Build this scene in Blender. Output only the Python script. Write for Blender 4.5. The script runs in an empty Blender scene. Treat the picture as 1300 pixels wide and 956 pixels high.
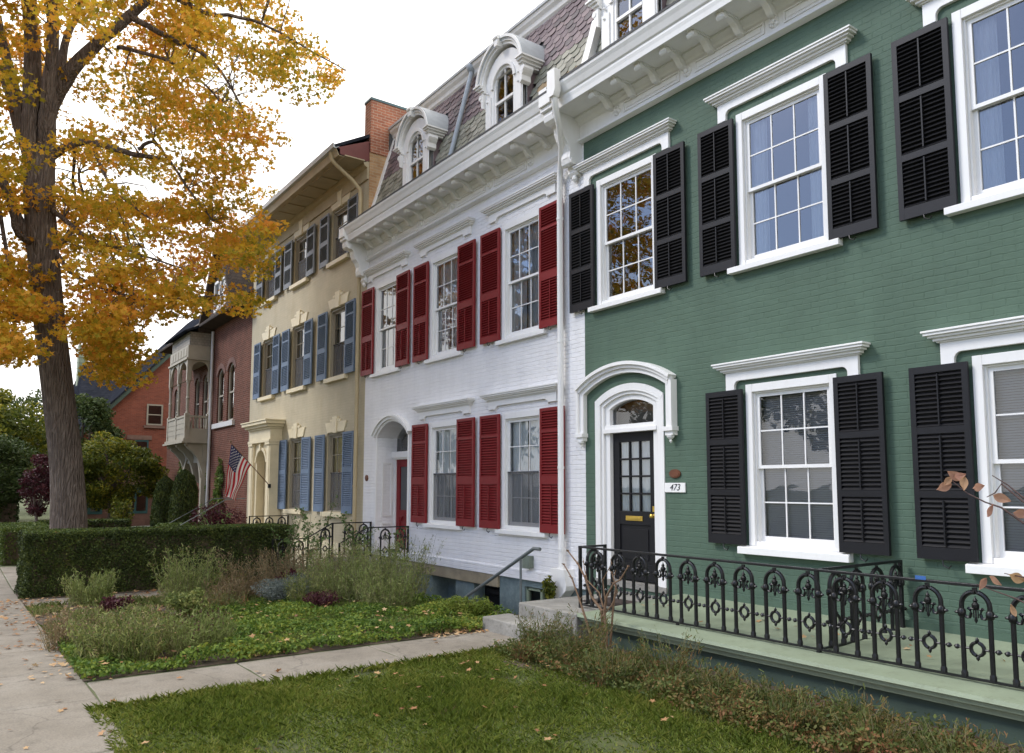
import bpy, math, random
import numpy as np
from math import sin, cos, pi, radians as R
from mathutils import Vector, Matrix

random.seed(7); rng = np.random.default_rng(11)
sc = bpy.context.scene
COL = sc.collection
LIFT = 1.85            # heights below are measured from eye level; everything is lifted at the end

# ------------------------------------------------------------------ mesh helpers
class MB:
    def __init__(s): s.v=[]; s.f=[]; s.m=[]
    def add(s, vs, fs, mi=0):
        b=len(s.v); s.v+= [tuple(v) for v in vs]
        for f in fs: s.f.append([b+i for i in f]); s.m.append(mi)
        return s
    def box(s,x0,x1,y0,y1,z0,z1,mi=0):
        if x0>x1:x0,x1=x1,x0
        if y0>y1:y0,y1=y1,y0
        if z0>z1:z0,z1=z1,z0
        vs=[(x0,y0,z0),(x1,y0,z0),(x1,y1,z0),(x0,y1,z0),(x0,y0,z1),(x1,y0,z1),(x1,y1,z1),(x0,y1,z1)]
        return s.add(vs,[(0,3,2,1),(4,5,6,7),(0,1,5,4),(1,2,6,5),(2,3,7,6),(3,0,4,7)],mi)
    def quad(s,a,b,c,d,mi=0): return s.add([a,b,c,d],[(0,1,2,3)],mi)
    def ext(s,prof,axis,a,b,mi=0):
        """prof polygon: axis x -> (y,z); y -> (x,z); z -> (x,y)"""
        n=len(prof)
        def P(p,t):
            return (t,p[0],p[1]) if axis=='x' else ((p[0],t,p[1]) if axis=='y' else (p[0],p[1],t))
        vs=[P(p,a) for p in prof]+[P(p,b) for p in prof]
        fs=[list(range(n))[::-1],list(range(n,2*n))]
        for i in range(n):
            j=(i+1)%n; fs.append((i,j,n+j,n+i))
        return s.add(vs,fs,mi)
    def tube(s,pts,rs,n=8,mi=0,cap=True):
        pts=[Vector(p) for p in pts]
        if not isinstance(rs,(list,tuple)): rs=[rs]*len(pts)
        b=len(s.v); up=None
        for i,p in enumerate(pts):
            if i==0: d=pts[1]-p
            elif i==len(pts)-1: d=p-pts[i-1]
            else: d=(pts[i+1]-pts[i-1])
            d.normalize()
            if up is None:
                up=Vector((0,0,1)) if abs(d.z)<.9 else Vector((1,0,0))
            a=d.cross(up)
            if a.length<1e-4: a=d.orthogonal()
            a.normalize(); c=d.cross(a); up=-c if False else up
            for k in range(n):
                t=2*pi*k/n; q=p+(a*cos(t)+c*sin(t))*rs[i]; s.v.append(tuple(q))
        for i in range(len(pts)-1):
            for k in range(n):
                k2=(k+1)%n
                s.f.append([b+i*n+k,b+i*n+k2,b+(i+1)*n+k2,b+(i+1)*n+k]); s.m.append(mi)
        if cap:
            s.f.append([b+k for k in range(n)][::-1]); s.m.append(mi)
            e=b+(len(pts)-1)*n; s.f.append([e+k for k in range(n)]); s.m.append(mi)
        return s
    def lathe(s,prof,c=(0,0,0),n=12,mi=0,axis='z'):
        b=len(s.v)
        for r,h in prof:
            for k in range(n):
                t=2*pi*k/n
                if axis=='z': s.v.append((c[0]+r*cos(t),c[1]+r*sin(t),c[2]+h))
                elif axis=='y': s.v.append((c[0]+r*cos(t),c[1]+h,c[2]+r*sin(t)))
                else: s.v.append((c[0]+h,c[1]+r*cos(t),c[2]+r*sin(t)))
        for i in range(len(prof)-1):
            for k in range(n):
                k2=(k+1)%n
                s.f.append([b+i*n+k,b+i*n+k2,b+(i+1)*n+k2,b+(i+1)*n+k]); s.m.append(mi)
        s.f.append([b+k for k in range(n)][::-1]); s.m.append(mi)
        e=b+(len(prof)-1)*n; s.f.append([e+k for k in range(n)]); s.m.append(mi)
        return s
    def arc(s,cx,cz,r0,r1,a0,a1,y0,y1,n=20,mi=0):
        """band in the XZ plane between radii, degrees"""
        vs=[]; fs=[]; y0-=.003; y1+=.002
        for i in range(n+1):
            t=R(a0+(a1-a0)*i/n)
            for r in (r0,r1):
                for y in (y0,y1): vs.append((cx+r*cos(t),y,cz+r*sin(t)))
        for i in range(n):
            a=i*4;b=a+4
            fs+=[(a,a+2,b+2,b),(a+1,b+1,b+3,a+3),(a+2,a+3,b+3,b+2),(a,b,b+1,a+1)]
        fs+=[(0,1,3,2),(n*4,n*4+2,n*4+3,n*4+1)]
        return s.add(vs,fs,mi)
    def build(s,name,mats,parent=None,loc=(0,0,0),smooth=False,bevel=0):
        me=bpy.data.meshes.new(name); me.from_pydata(s.v,[],s.f)
        if not isinstance(mats,(list,tuple)): mats=[mats]
        for m in mats: me.materials.append(m)
        if len(mats)>1: me.polygons.foreach_set('material_index',s.m)
        if smooth: me.polygons.foreach_set('use_smooth',[True]*len(s.f))
        me.update()
        o=bpy.data.objects.new(name,me); COL.objects.link(o); o.location=loc
        if parent: o.parent=parent
        if smooth:
            try: me.set_sharp_from_angle(angle=R(40))
            except Exception: pass
        if bevel:
            md=o.modifiers.new('bevel','BEVEL'); md.width=bevel; md.segments=2; md.limit_method='ANGLE'
        return o

def np_mesh(name,verts,k,mats,parent=None,loc=(0,0,0),mi=None):
    """verts: (N*k,3) array, N faces of k corners"""
    n=len(verts)//k
    me=bpy.data.meshes.new(name)
    me.vertices.add(n*k); me.vertices.foreach_set('co',np.asarray(verts,dtype=np.float32).ravel())
    me.loops.add(n*k); me.loops.foreach_set('vertex_index',np.arange(n*k,dtype=np.int32))
    me.polygons.add(n); me.polygons.foreach_set('loop_start',np.arange(0,n*k,k,dtype=np.int32))
    me.polygons.foreach_set('loop_total',np.full(n,k,dtype=np.int32))
    if not isinstance(mats,(list,tuple)): mats=[mats]
    for m in mats: me.materials.append(m)
    if mi is not None: me.polygons.foreach_set('material_index',np.asarray(mi,dtype=np.int32))
    me.update(calc_edges=True); me.validate()
    o=bpy.data.objects.new(name,me); COL.objects.link(o); o.location=loc
    if parent: o.parent=parent
    return o

def tag(o,label=None,cat=None,group=None,kind=None):
    if label: o['label']=label
    if cat: o['category']=cat
    if group: o['group']=group
    if kind: o['kind']=kind
    return o
def thing(name,label,cat,loc=(0,0,0),rz=0,group=None):
    o=bpy.data.objects.new(name,None); COL.objects.link(o); o.location=loc; o.rotation_euler=(0,0,rz)
    o.empty_display_size=.2
    return tag(o,label,cat,group)
def copy_tree(o,parent=None):
    c=o.copy(); COL.objects.link(c); c.parent=parent
    for ch in list(o.children): copy_tree(ch,c)
    return c

# ------------------------------------------------------------------ materials
def new_mat(name):
    m=bpy.data.materials.new(name); m.use_nodes=True; nt=m.node_tree; nt.nodes.clear()
    out=nt.nodes.new('ShaderNodeOutputMaterial'); return m,nt,out
def N(nt,t,**kw):
    n=nt.nodes.new(t)
    for k,v in kw.items(): setattr(n,k,v)
    return n
def setv(n,**kw):
    for k,v in kw.items():
        n.inputs[k.replace('_',' ')].default_value=v
def ramp(nt,stops,interp='LINEAR'):
    r=N(nt,'ShaderNodeValToRGB'); cr=r.color_ramp; cr.interpolation=interp
    while len(cr.elements)<len(stops): cr.elements.new(.5)
    for e,(p,c) in zip(cr.elements,stops):
        e.position=p; e.color=(c[0],c[1],c[2],1) if isinstance(c,(tuple,list)) else (c,c,c,1)
    return r
def srgb(r,g,b):
    f=lambda c:(c/255/12.92) if c/255<=.04045 else ((c/255+.055)/1.055)**2.4
    return (f(r),f(g),f(b))
def mul(c,k): return tuple(x*k for x in c)

def paint(name,col,rough=.5,var=.12,nscale=3,bump=.15,bscale=40,dirt=None,dirtamt=.35,spec=.4,streak=False):
    m,nt,out=new_mat(name); L=nt.links.new
    b=N(nt,'ShaderNodeBsdfPrincipled'); L(b.outputs[0],out.inputs[0])
    tc=N(nt,'ShaderNodeTexCoord')
    mp=N(nt,'ShaderNodeMapping'); L(tc.outputs['Object'],mp.inputs[0])
    if streak: mp.inputs['Scale'].default_value=(1,1,.25)
    n1=N(nt,'ShaderNodeTexNoise'); setv(n1,Scale=nscale,Detail=6.,Roughness=.6); L(mp.outputs[0],n1.inputs[0])
    r=ramp(nt,[(.3,mul(col,1-var)),(.7,mul(col,1+var))]); L(n1.outputs[0],r.inputs[0])
    src=r.outputs[0]
    if dirt:
        n3=N(nt,'ShaderNodeTexNoise'); setv(n3,Scale=nscale*4,Detail=8.,Roughness=.7); L(mp.outputs[0],n3.inputs[0])
        r3=ramp(nt,[(.5,0.),(.75,dirtamt)]); L(n3.outputs[0],r3.inputs[0])
        mx=N(nt,'ShaderNodeMixRGB'); L(r3.outputs[0],mx.inputs[0]); L(src,mx.inputs[1]); mx.inputs[2].default_value=(*dirt,1); src=mx.outputs[0]
    L(src,b.inputs['Base Color'])
    b.inputs['Roughness'].default_value=rough; b.inputs['Specular IOR Level'].default_value=spec
    n2=N(nt,'ShaderNodeTexNoise'); setv(n2,Scale=bscale,Detail=5.); L(tc.outputs['Object'],n2.inputs[0])
    bp=N(nt,'ShaderNodeBump'); setv(bp,Strength=bump,Distance=.01); L(n2.outputs[0],bp.inputs['Height']); L(bp.outputs[0],b.inputs['Normal'])
    return m

def brickmat(name,c1,c2,mortar,rough=.7,bump=.6,bw=.215,bh=.072,ms=.008,var=.15,stain=None,stainamt=.4,dist=.012,spec=.35):
    m,nt,out=new_mat(name); L=nt.links.new
    b=N(nt,'ShaderNodeBsdfPrincipled'); L(b.outputs[0],out.inputs[0])
    tc=N(nt,'ShaderNodeTexCoord'); sp=N(nt,'ShaderNodeSeparateXYZ'); L(tc.outputs['Object'],sp.inputs[0])
    ad=N(nt,'ShaderNodeMath',operation='ADD'); L(sp.outputs[0],ad.inputs[0]); L(sp.outputs[1],ad.inputs[1])
    wob=N(nt,'ShaderNodeTexNoise'); setv(wob,Scale=3.5,Detail=6.,Roughness=.65); L(tc.outputs['Object'],wob.inputs[0])
    wm=N(nt,'ShaderNodeMath',operation='MULTIPLY_ADD'); L(wob.outputs[0],wm.inputs[0]); wm.inputs[1].default_value=.045; L(sp.outputs[2],wm.inputs[2])
    cb=N(nt,'ShaderNodeCombineXYZ'); L(ad.outputs[0],cb.inputs[0]); L(wm.outputs[0],cb.inputs[1])
    bt=N(nt,'ShaderNodeTexBrick'); L(cb.outputs[0],bt.inputs['Vector'])
    setv(bt,Scale=1.); bt.inputs['Brick Width'].default_value=bw; bt.inputs['Row Height'].default_value=bh
    bt.inputs['Mortar Size'].default_value=ms; bt.inputs['Mortar Smooth'].default_value=.6
    bt.inputs['Color1'].default_value=(*c1,1); bt.inputs['Color2'].default_value=(*c2,1); bt.inputs['Mortar'].default_value=(*mortar,1)
    n1=N(nt,'ShaderNodeTexNoise'); setv(n1,Scale=1.3,Detail=8.,Roughness=.65); L(tc.outputs['Object'],n1.inputs[0])
    r=ramp(nt,[(.3,1-var),(.7,1+var)]); L(n1.outputs[0],r.inputs[0])
    mm=N(nt,'ShaderNodeMixRGB',blend_type='MULTIPLY'); mm.inputs[0].default_value=1; L(bt.outputs['Color'],mm.inputs[1]); L(r.outputs[0],mm.inputs[2])
    src=mm.outputs[0]
    if stain:
        mp=N(nt,'ShaderNodeMapping'); mp.inputs['Scale'].default_value=(1.2,1.2,.5); L(tc.outputs['Object'],mp.inputs[0])
        n3=N(nt,'ShaderNodeTexNoise'); setv(n3,Scale=1.6,Detail=9.,Roughness=.7); L(mp.outputs[0],n3.inputs[0])
        r3=ramp(nt,[(.48,0.),(.72,stainamt)]); L(n3.outputs[0],r3.inputs[0])
        mx=N(nt,'ShaderNodeMixRGB'); L(r3.outputs[0],mx.inputs[0]); L(src,mx.inputs[1]); mx.inputs[2].default_value=(*stain,1); src=mx.outputs[0]
    ms_=N(nt,'ShaderNodeMapping'); ms_.inputs['Scale'].default_value=(2.6,2.6,.4); L(tc.outputs['Object'],ms_.inputs[0])
    ns_=N(nt,'ShaderNodeTexNoise'); setv(ns_,Scale=1.6,Detail=6.,Roughness=.6); L(ms_.outputs[0],ns_.inputs[0])
    rs_=ramp(nt,[(.3,.93),(.55,1.0),(.8,1.02)]); L(ns_.outputs[0],rs_.inputs[0])
    mm2=N(nt,'ShaderNodeMixRGB',blend_type='MULTIPLY'); mm2.inputs[0].default_value=.8; L(src,mm2.inputs[1]); L(rs_.outputs[0],mm2.inputs[2]); src=mm2.outputs[0]
    L(src,b.inputs['Base Color']); b.inputs['Roughness'].default_value=rough; b.inputs['Specular IOR Level'].default_value=spec
    n2=N(nt,'ShaderNodeTexNoise'); setv(n2,Scale=14.,Detail=7.,Roughness=.65); n2m=N(nt,'ShaderNodeMapping'); n2m.inputs['Scale'].default_value=(.8,.8,1.8); L(tc.outputs['Object'],n2m.inputs[0]); L(n2m.outputs[0],n2.inputs[0])
    fm_=N(nt,'ShaderNodeMapping'); fm_.inputs['Scale'].default_value=(1.2,1.2,4.); L(tc.outputs['Object'],fm_.inputs[0])
    fn=N(nt,'ShaderNodeTexNoise'); setv(fn,Scale=1.7,Detail=7.,Roughness=.7); L(fm_.outputs[0],fn.inputs[0])
    fr_=ramp(nt,[(.36,.12),(.62,1.25)]); L(fn.outputs[0],fr_.inputs[0])
    fx=N(nt,'ShaderNodeMath',operation='MULTIPLY'); L(bt.outputs['Fac'],fx.inputs[0]); L(fr_.outputs[0],fx.inputs[1])
    inv=N(nt,'ShaderNodeMath',operation='SUBTRACT'); inv.inputs[0].default_value=1; L(fx.outputs[0],inv.inputs[1])
    s2=N(nt,'ShaderNodeMath',operation='MULTIPLY_ADD'); L(n2.outputs[0],s2.inputs[0]); s2.inputs[1].default_value=.7; L(inv.outputs[0],s2.inputs[2])
    bp=N(nt,'ShaderNodeBump'); setv(bp,Strength=bump,Distance=dist); L(s2.outputs[0],bp.inputs['Height']); L(bp.outputs[0],b.inputs['Normal'])
    return m

def leafmat(name,stops,trans=.35,rough=.6,nscale=.6,namt=.5):
    """leaf colour from a random value per leaf mixed with a slow noise"""
    m,nt,out=new_mat(name); L=nt.links.new
    g=N(nt,'ShaderNodeNewGeometry'); tc=N(nt,'ShaderNodeTexCoord')
    n1=N(nt,'ShaderNodeTexNoise'); setv(n1,Scale=nscale,Detail=3.); L(tc.outputs['Object'],n1.inputs[0])
    mr=N(nt,'ShaderNodeMapRange'); L(n1.outputs[0],mr.inputs[0]); mr.inputs[1].default_value=.3; mr.inputs[2].default_value=.7
    mx=N(nt,'ShaderNodeMix'); mx.inputs[0].default_value=namt; L(g.outputs['Random Per Island'],mx.inputs[2]); L(mr.outputs[0],mx.inputs[3])
    r=ramp(nt,stops); L(mx.outputs[0],r.inputs[0])
    d=N(nt,'ShaderNodeBsdfPrincipled'); L(r.outputs[0],d.inputs['Base Color']); d.inputs['Roughness'].default_value=rough; d.inputs['Specular IOR Level'].default_value=.25
    t=N(nt,'ShaderNodeBsdfTranslucent'); L(r.outputs[0],t.inputs[0])
    ms=N(nt,'ShaderNodeMixShader'); ms.inputs[0].default_value=trans; L(d.outputs[0],ms.inputs[1]); L(t.outputs[0],ms.inputs[2]); L(ms.outputs[0],out.inputs[0])
    return m

def glassmat(name,tint=(.85,.9,.92),ior=1.75,wave=.03):
    m,nt,out=new_mat(name); L=nt.links.new
    fr=N(nt,'ShaderNodeFresnel'); fr.inputs[0].default_value=ior
    gl=N(nt,'ShaderNodeBsdfGlossy'); gl.inputs['Roughness'].default_value=.0; gl.inputs[0].default_value=(1,1,1,1)
    tr=N(nt,'ShaderNodeBsdfTransparent'); tr.inputs[0].default_value=(*tint,1)
    tc=N(nt,'ShaderNodeTexCoord'); n=N(nt,'ShaderNodeTexNoise'); setv(n,Scale=2.2,Detail=2.); L(tc.outputs['Object'],n.inputs[0])
    bp=N(nt,'ShaderNodeBump'); setv(bp,Strength=wave*4,Distance=.02); L(n.outputs[0],bp.inputs['Height']); L(bp.outputs[0],gl.inputs['Normal'])
    ms=N(nt,'ShaderNodeMixShader'); L(fr.outputs[0],ms.inputs[0]); L(tr.outputs[0],ms.inputs[1]); L(gl.outputs[0],ms.inputs[2]); L(ms.outputs[0],out.inputs[0])
    return m

M={}
M['white']=paint('white_trim_paint',(.79,.78,.755),.45,.03,2,.06,50,dirt=(.45,.41,.35),dirtamt=.2,streak=True)
M['greywhite']=paint('weathered_white_paint',(.58,.57,.55),.5,.06,2,.12,50,dirt=(.3,.27,.22),dirtamt=.35,streak=True)
M['green_wall']=brickmat('painted_green_brick',(.080,.128,.090),(.084,.134,.095),(.079,.127,.089),.65,.42,var=.12,stain=(.085,.135,.10),stainamt=.4,dist=.013,spec=.25)
M['green_trim']=paint('green_trim_paint',(.072,.120,.084),.5,.08,3)
M['porch_green']=paint('pale_green_porch_paint',(.24,.285,.195),.6,.12,2.5,.15,30,dirt=(.15,.17,.11),dirtamt=.7)
M['porch_dark']=paint('dark_green_base_paint',(.055,.082,.06),.6,.15,3)
M['white_wall']=brickmat('painted_white_brick',(.80,.79,.785),(.78,.77,.765),(.76,.75,.745),.6,.6,var=.03,stain=(.66,.65,.63),stainamt=.3,dist=.013)
M['yellow_wall']=brickmat('painted_yellow_brick',(.47,.41,.285),(.45,.395,.275),(.42,.37,.255),.7,.35,var=.08,stain=(.36,.29,.16),stainamt=.35)
M['red_brick']=brickmat('red_brick',(.135,.048,.03),(.095,.034,.022),(.21,.145,.11),.85,.6,var=.2,spec=.15)
M['orange_brick']=brickmat('orange_red_brick',(.27,.075,.04),(.20,.052,.03),(.22,.12,.085),.8,.4,var=.15)
M['brown_stone']=brickmat('brown_stone',(.16,.085,.065),(.13,.07,.055),(.11,.065,.05),.85,.4,bw=.6,bh=.3,var=.2)
M['chimney_brick']=brickmat('chimney_brick',(.36,.135,.075),(.27,.095,.055),(.42,.33,.24),.8,.6,var=.15,stain=(.13,.07,.05),stainamt=.4)
M['tan_brick']=brickmat('tan_brick',(.46,.29,.15),(.37,.21,.10),(.42,.34,.22),.8,.6,var=.15,stain=(.25,.10,.05),stainamt=.5)
M['black']=paint('black_shutter_paint',(.0075,.0075,.0095),.5,.15,5,.1,60,spec=.3)
M['iron']=paint('black_iron_paint',(.006,.006,.007),.36,.2,8,.2,90,spec=.4)
M['red']=paint('dark_red_paint',(.19,.010,.013),.5,.12,4,.1,60,dirt=(.21,.025,.025),dirtamt=.3,spec=.3)
M['blue']=paint('slate_blue_paint',(.125,.175,.255),.6,.12,4,.1,60,dirt=(.2,.23,.27),dirtamt=.4,spec=.25)
M['greyblue']=paint('faded_grey_blue_paint',(.19,.205,.225),.6,.14,4,.1,60,dirt=(.18,.19,.2),dirtamt=.4,spec=.25)
M['cream']=paint('cream_trim_paint',(.66,.58,.40),.55,.08,3,.12,40,dirt=(.4,.33,.2),dirtamt=.35)
M['tan']=paint('tan_trim_paint',(.42,.34,.20),.55,.08,3,.12,40,dirt=(.3,.24,.14),dirtamt=.35)
M['tansash']=paint('grey_tan_sash',(.30,.27,.21),.55,.08,3)
M['eave_tan']=paint('eave_boards',(.38,.315,.20),.6,.12,3,.12,40)
M['balcony']=paint('balcony_grey_paint',(.34,.305,.235),.6,.1,3,.12,40,dirt=(.25,.22,.17),dirtamt=.4)
M['balcony_shingle']=brickmat('balcony_shingles',(.33,.30,.25),(.28,.255,.21),(.2,.18,.15),.8,.6,bw=.13,bh=.1,ms=.008)
M['slate_roof']=brickmat('dark_slate_roof',(.022,.024,.031),(.03,.032,.04),(.014,.016,.02),1.,.4,bw=.25,bh=.16,ms=.01,var=.2,spec=0.)
M['brown_shingle']=brickmat('brown_grey_shingles',(.085,.066,.053),(.065,.05,.042),(.04,.03,.026),.9,.7,bw=.2,bh=.14,ms=.012,var=.2)
M['tar']=paint('roof_membrane',(.08,.08,.08),.8,.2,3)
M['metal']=paint('grey_zinc',(.30,.34,.38),.4,.12,5,.1,40)
M['gutter']=paint('gutter_metal',(.42,.44,.45),.4,.1,5)
M['teal']=paint('teal_copper',(.06,.11,.12),.5,.2,5)
M['redfascia']=paint('red_brown_fascia',(.13,.035,.03),.6,.1,5)
M['concrete']=None
M['stone']=paint('weathered_stone',(.25,.24,.215),.85,.28,3,.8,25,dirt=(.10,.09,.07),dirtamt=.8)
M['sandstone']=paint('sandstone_beam',(.30,.25,.165),.85,.2,5,.5,25,dirt=(.13,.11,.08),dirtamt=.6)
M['bluefound']=paint('blue_grey_foundation',(.15,.20,.20),.8,.2,3,.8,12,dirt=(.32,.35,.33),dirtamt=.4)
M['blind']=paint('grey_blind',(.42,.42,.43),.8,.05,3)
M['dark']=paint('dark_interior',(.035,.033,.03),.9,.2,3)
M['room']=paint('room_interior',(.16,.14,.12),.9,.2,2)
M['curtain']=paint('pale_curtain',(.80,.82,.81),.9,.05,3)
M['ycurtain']=paint('yellow_curtain',(.80,.72,.46),.9,.05,3)
M['screen']=paint('grey_screen',(.10,.10,.10),.8,.1,5)
M['mesh']=paint('insect_mesh',(.11,.11,.115),.9,.05,5)
_nt=M['mesh'].node_tree; _o=[n for n in _nt.nodes if n.type=='OUTPUT_MATERIAL'][0]; _p=_nt.nodes['Principled BSDF']; _t=_nt.nodes.new('ShaderNodeBsdfTransparent'); _m=_nt.nodes.new('ShaderNodeMixShader'); _m.inputs[0].default_value=.55; _nt.links.new(_t.outputs[0],_m.inputs[1]); _nt.links.new(_p.outputs[0],_m.inputs[2]); _nt.links.new(_m.outputs[0],_o.inputs[0])
M['glass']=glassmat('window_glass',(.95,.97,.97),1.7)
M['glass_strong']=glassmat('window_glass_strong',(.72,.76,.82),2.2)
M['brass']=paint('brass',(.55,.38,.08),.35,.1,8,spec=.6)
M['brass'].node_tree.nodes['Principled BSDF'].inputs['Metallic'].default_value=.8
M['copper']=paint('brown_plaque',(.13,.045,.02),.5,.2,20)
M['soil']=paint('soil_mulch',(.075,.055,.038),.95,.45,5,1.,30,dirt=(.16,.12,.07),dirtamt=.6)
M['bark']=None
M['teal_frame']=paint('teal_window_paint',(.03,.085,.088),.5,.1,5)
M['brownstone_trim']=paint('brownstone_trim',(.20,.12,.09),.8,.15,5,.3)
M['asphalt']=paint('asphalt',(.05,.05,.05),.9,.15,6,.5,60)
M['grey_green_box']=paint('grey_green_box',(.16,.19,.15),.6,.15,8)
M['pipe_grey']=paint('grey_pipe_paint',(.12,.14,.14),.45,.15,8,dirt=(.2,.13,.08),dirtamt=.3)
M['mat_rubber']=paint('brown_door_mat',(.05,.035,.03),.95,.3,30,1,80)
M['sticker']=paint('blue_label',(.04,.12,.34),.4,.05,8)

def concrete():
    m,nt,out=new_mat('concrete_slabs'); L=nt.links.new
    b=N(nt,'ShaderNodeBsdfPrincipled'); L(b.outputs[0],out.inputs[0])
    tc=N(nt,'ShaderNodeTexCoord')
    n1=N(nt,'ShaderNodeTexNoise'); setv(n1,Scale=1.2,Detail=9.,Roughness=.65); L(tc.outputs['Object'],n1.inputs[0])
    r=ramp(nt,[(.3,(.17,.147,.115)),(.5,(.225,.197,.158)),(.72,(.28,.252,.21))]); L(n1.outputs[0],r.inputs[0])
    n2=N(nt,'ShaderNodeTexNoise'); setv(n2,Scale=60.,Detail=6.,Roughness=.7); L(tc.outputs['Object'],n2.inputs[0])
    r2=ramp(nt,[(.35,.78),(.6,1.08)]); L(n2.outputs[0],r2.inputs[0])
    mm=N(nt,'ShaderNodeMixRGB',blend_type='MULTIPLY'); mm.inputs[0].default_value=1; L(r.outputs[0],mm.inputs[1]); L(r2.outputs[0],mm.inputs[2])
    n4=N(nt,'ShaderNodeTexNoise'); setv(n4,Scale=4.5,Detail=8.,Roughness=.75); L(tc.outputs['Object'],n4.inputs[0])
    r4=ramp(nt,[(.3,.72),(.48,1.),(.8,1.05)]); L(n4.outputs[0],r4.inputs[0])
    m4=N(nt,'ShaderNodeMixRGB',blend_type='MULTIPLY'); m4.inputs[0].default_value=1; L(mm.outputs[0],m4.inputs[1]); L(r4.outputs[0],m4.inputs[2])
    dw=N(nt,'ShaderNodeTexNoise'); setv(dw,Scale=3.,Detail=5.); L(tc.outputs['Object'],dw.inputs[0])
    dm=N(nt,'ShaderNodeMixRGB'); dm.inputs[0].default_value=.25; L(tc.outputs['Object'],dm.inputs[1]); L(dw.outputs['Color'],dm.inputs[2])
    vo=N(nt,'ShaderNodeTexVoronoi'); vo.feature='DISTANCE_TO_EDGE'; setv(vo,Scale=.75); L(dm.outputs[0],vo.inputs[0])
    rv=ramp(nt,[(.0,.35),(.006,1.)]); L(vo.outputs[0],rv.inputs[0])
    m5=N(nt,'ShaderNodeMixRGB',blend_type='MULTIPLY'); m5.inputs[0].default_value=.55; L(m4.outputs[0],m5.inputs[1]); L(rv.outputs[0],m5.inputs[2])
    L(m5.outputs[0],b.inputs['Base Color']); b.inputs['Roughness'].default_value=.85
    bp=N(nt,'ShaderNodeBump'); setv(bp,Strength=.3,Distance=.004); L(n2.outputs[0],bp.inputs['Height']); L(bp.outputs[0],b.inputs['Normal'])
    return m
M['concrete']=concrete()
def bark():
    m,nt,out=new_mat('maple_bark'); L=nt.links.new
    b=N(nt,'ShaderNodeBsdfPrincipled'); L(b.outputs[0],out.inputs[0])
    tc=N(nt,'ShaderNodeTexCoord'); mp=N(nt,'ShaderNodeMapping'); mp.inputs['Scale'].default_value=(1,1,.16); L(tc.outputs['Object'],mp.inputs[0])
    n1=N(nt,'ShaderNodeTexNoise'); setv(n1,Scale=19.,Detail=8.,Roughness=.7,Distortion=.5); L(mp.outputs[0],n1.inputs[0])
    v=N(nt,'ShaderNodeTexVoronoi'); setv(v,Scale=17.); v.feature='DISTANCE_TO_EDGE'; L(mp.outputs[0],v.inputs[0])
    r=ramp(nt,[(.3,(.085,.066,.056)),(.55,(.175,.142,.122)),(.78,(.30,.26,.23))]); L(n1.outputs[0],r.inputs[0])
    L(r.outputs[0],b.inputs['Base Color']); b.inputs['Roughness'].default_value=.95; b.inputs['Specular IOR Level'].default_value=.15
    rr=ramp(nt,[(0.,0.),(.25,1.)]); L(v.outputs[0],rr.inputs[0])
    s=N(nt,'ShaderNodeMath',operation='ADD'); L(rr.outputs[0],s.inputs[0]); L(n1.outputs[0],s.inputs[1])
    bp=N(nt,'ShaderNodeBump'); setv(bp,Strength=1.,Distance=.035); L(s.outputs[0],bp.inputs['Height']); L(bp.outputs[0],b.inputs['Normal'])
    return m
M['bark']=bark()
M['twig']=paint('twig_bark',(.17,.105,.062),.8,.25,20,.4,60)
M['darktwig']=paint('dark_red_twig',(.07,.04,.035),.7,.25,20,.4,60)
M['purple_slate']=[paint('purple_slate_%s'%n,c,.6,.15,9,.4,30,dirt=(.16,.15,.14),dirtamt=.35) for n,c in (('light',(.20,.15,.155)),('mid',(.145,.105,.115)),('dark',(.10,.08,.085)))]
M['green_slate']=[paint('green_slate_%s'%n,c,.6,.15,9,.4,30,dirt=(.16,.15,.12),dirtamt=.35) for n,c in (('light',(.30,.29,.235)),('mid',(.235,.235,.185)),('dark',(.175,.17,.135)),('rusty',(.27,.19,.10)))]
LF={}
LF['maple']=leafmat('maple_leaves',[(.0,(.16,.17,.02)),(.26,(.34,.28,.025)),(.48,(.58,.37,.03)),(.72,(.74,.37,.05)),(1.,(.74,.26,.06))],.55,nscale=.45,namt=.55)
LF['yew']=leafmat('yew_needles',[(0,(.014,.024,.007)),(.5,(.040,.060,.014)),(.85,(.085,.11,.022)),(1,(.16,.16,.03))],.12,nscale=3,namt=.3)
LF['yewtop']=leafmat('hedge_new_growth',[(0,(.03,.055,.012)),(.5,(.07,.11,.02)),(1,(.16,.19,.035))],.2,nscale=3,namt=.3)
LF['ground']=leafmat('ground_cover_leaves',[(0,(.03,.07,.014)),(.4,(.085,.15,.022)),(.75,(.19,.25,.035)),(1,(.38,.34,.06))],.3,nscale=1.5,namt=.4)
LF['grass']=leafmat('grass_blades',[(0,(.20,.15,.07)),(.10,(.08,.12,.016)),(.5,(.16,.22,.03)),(.9,(.33,.33,.075)),(1,(.42,.36,.16))],.3,nscale=1.2,namt=.4)
LF['salvia']=leafmat('grey_green_leaves',[(0,(.045,.07,.015)),(.45,(.15,.19,.05)),(.8,(.30,.31,.10)),(.93,(.45,.36,.18)),(1,(.40,.22,.2))],.25,nscale=2,namt=.35)
LF['blue']=leafmat('blue_grey_leaves',[(0,(.07,.085,.07)),(.6,(.16,.19,.17)),(1,(.26,.27,.25))],.2)
LF['purple']=leafmat('purple_leaves',[(0,(.03,.008,.012)),(.6,(.085,.022,.03)),(1,(.16,.05,.05))],.25)
LF['dry']=leafmat('dry_leaves',[(0,(.10,.065,.035)),(.5,(.22,.155,.08)),(1,(.42,.33,.2))],.2)
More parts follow.
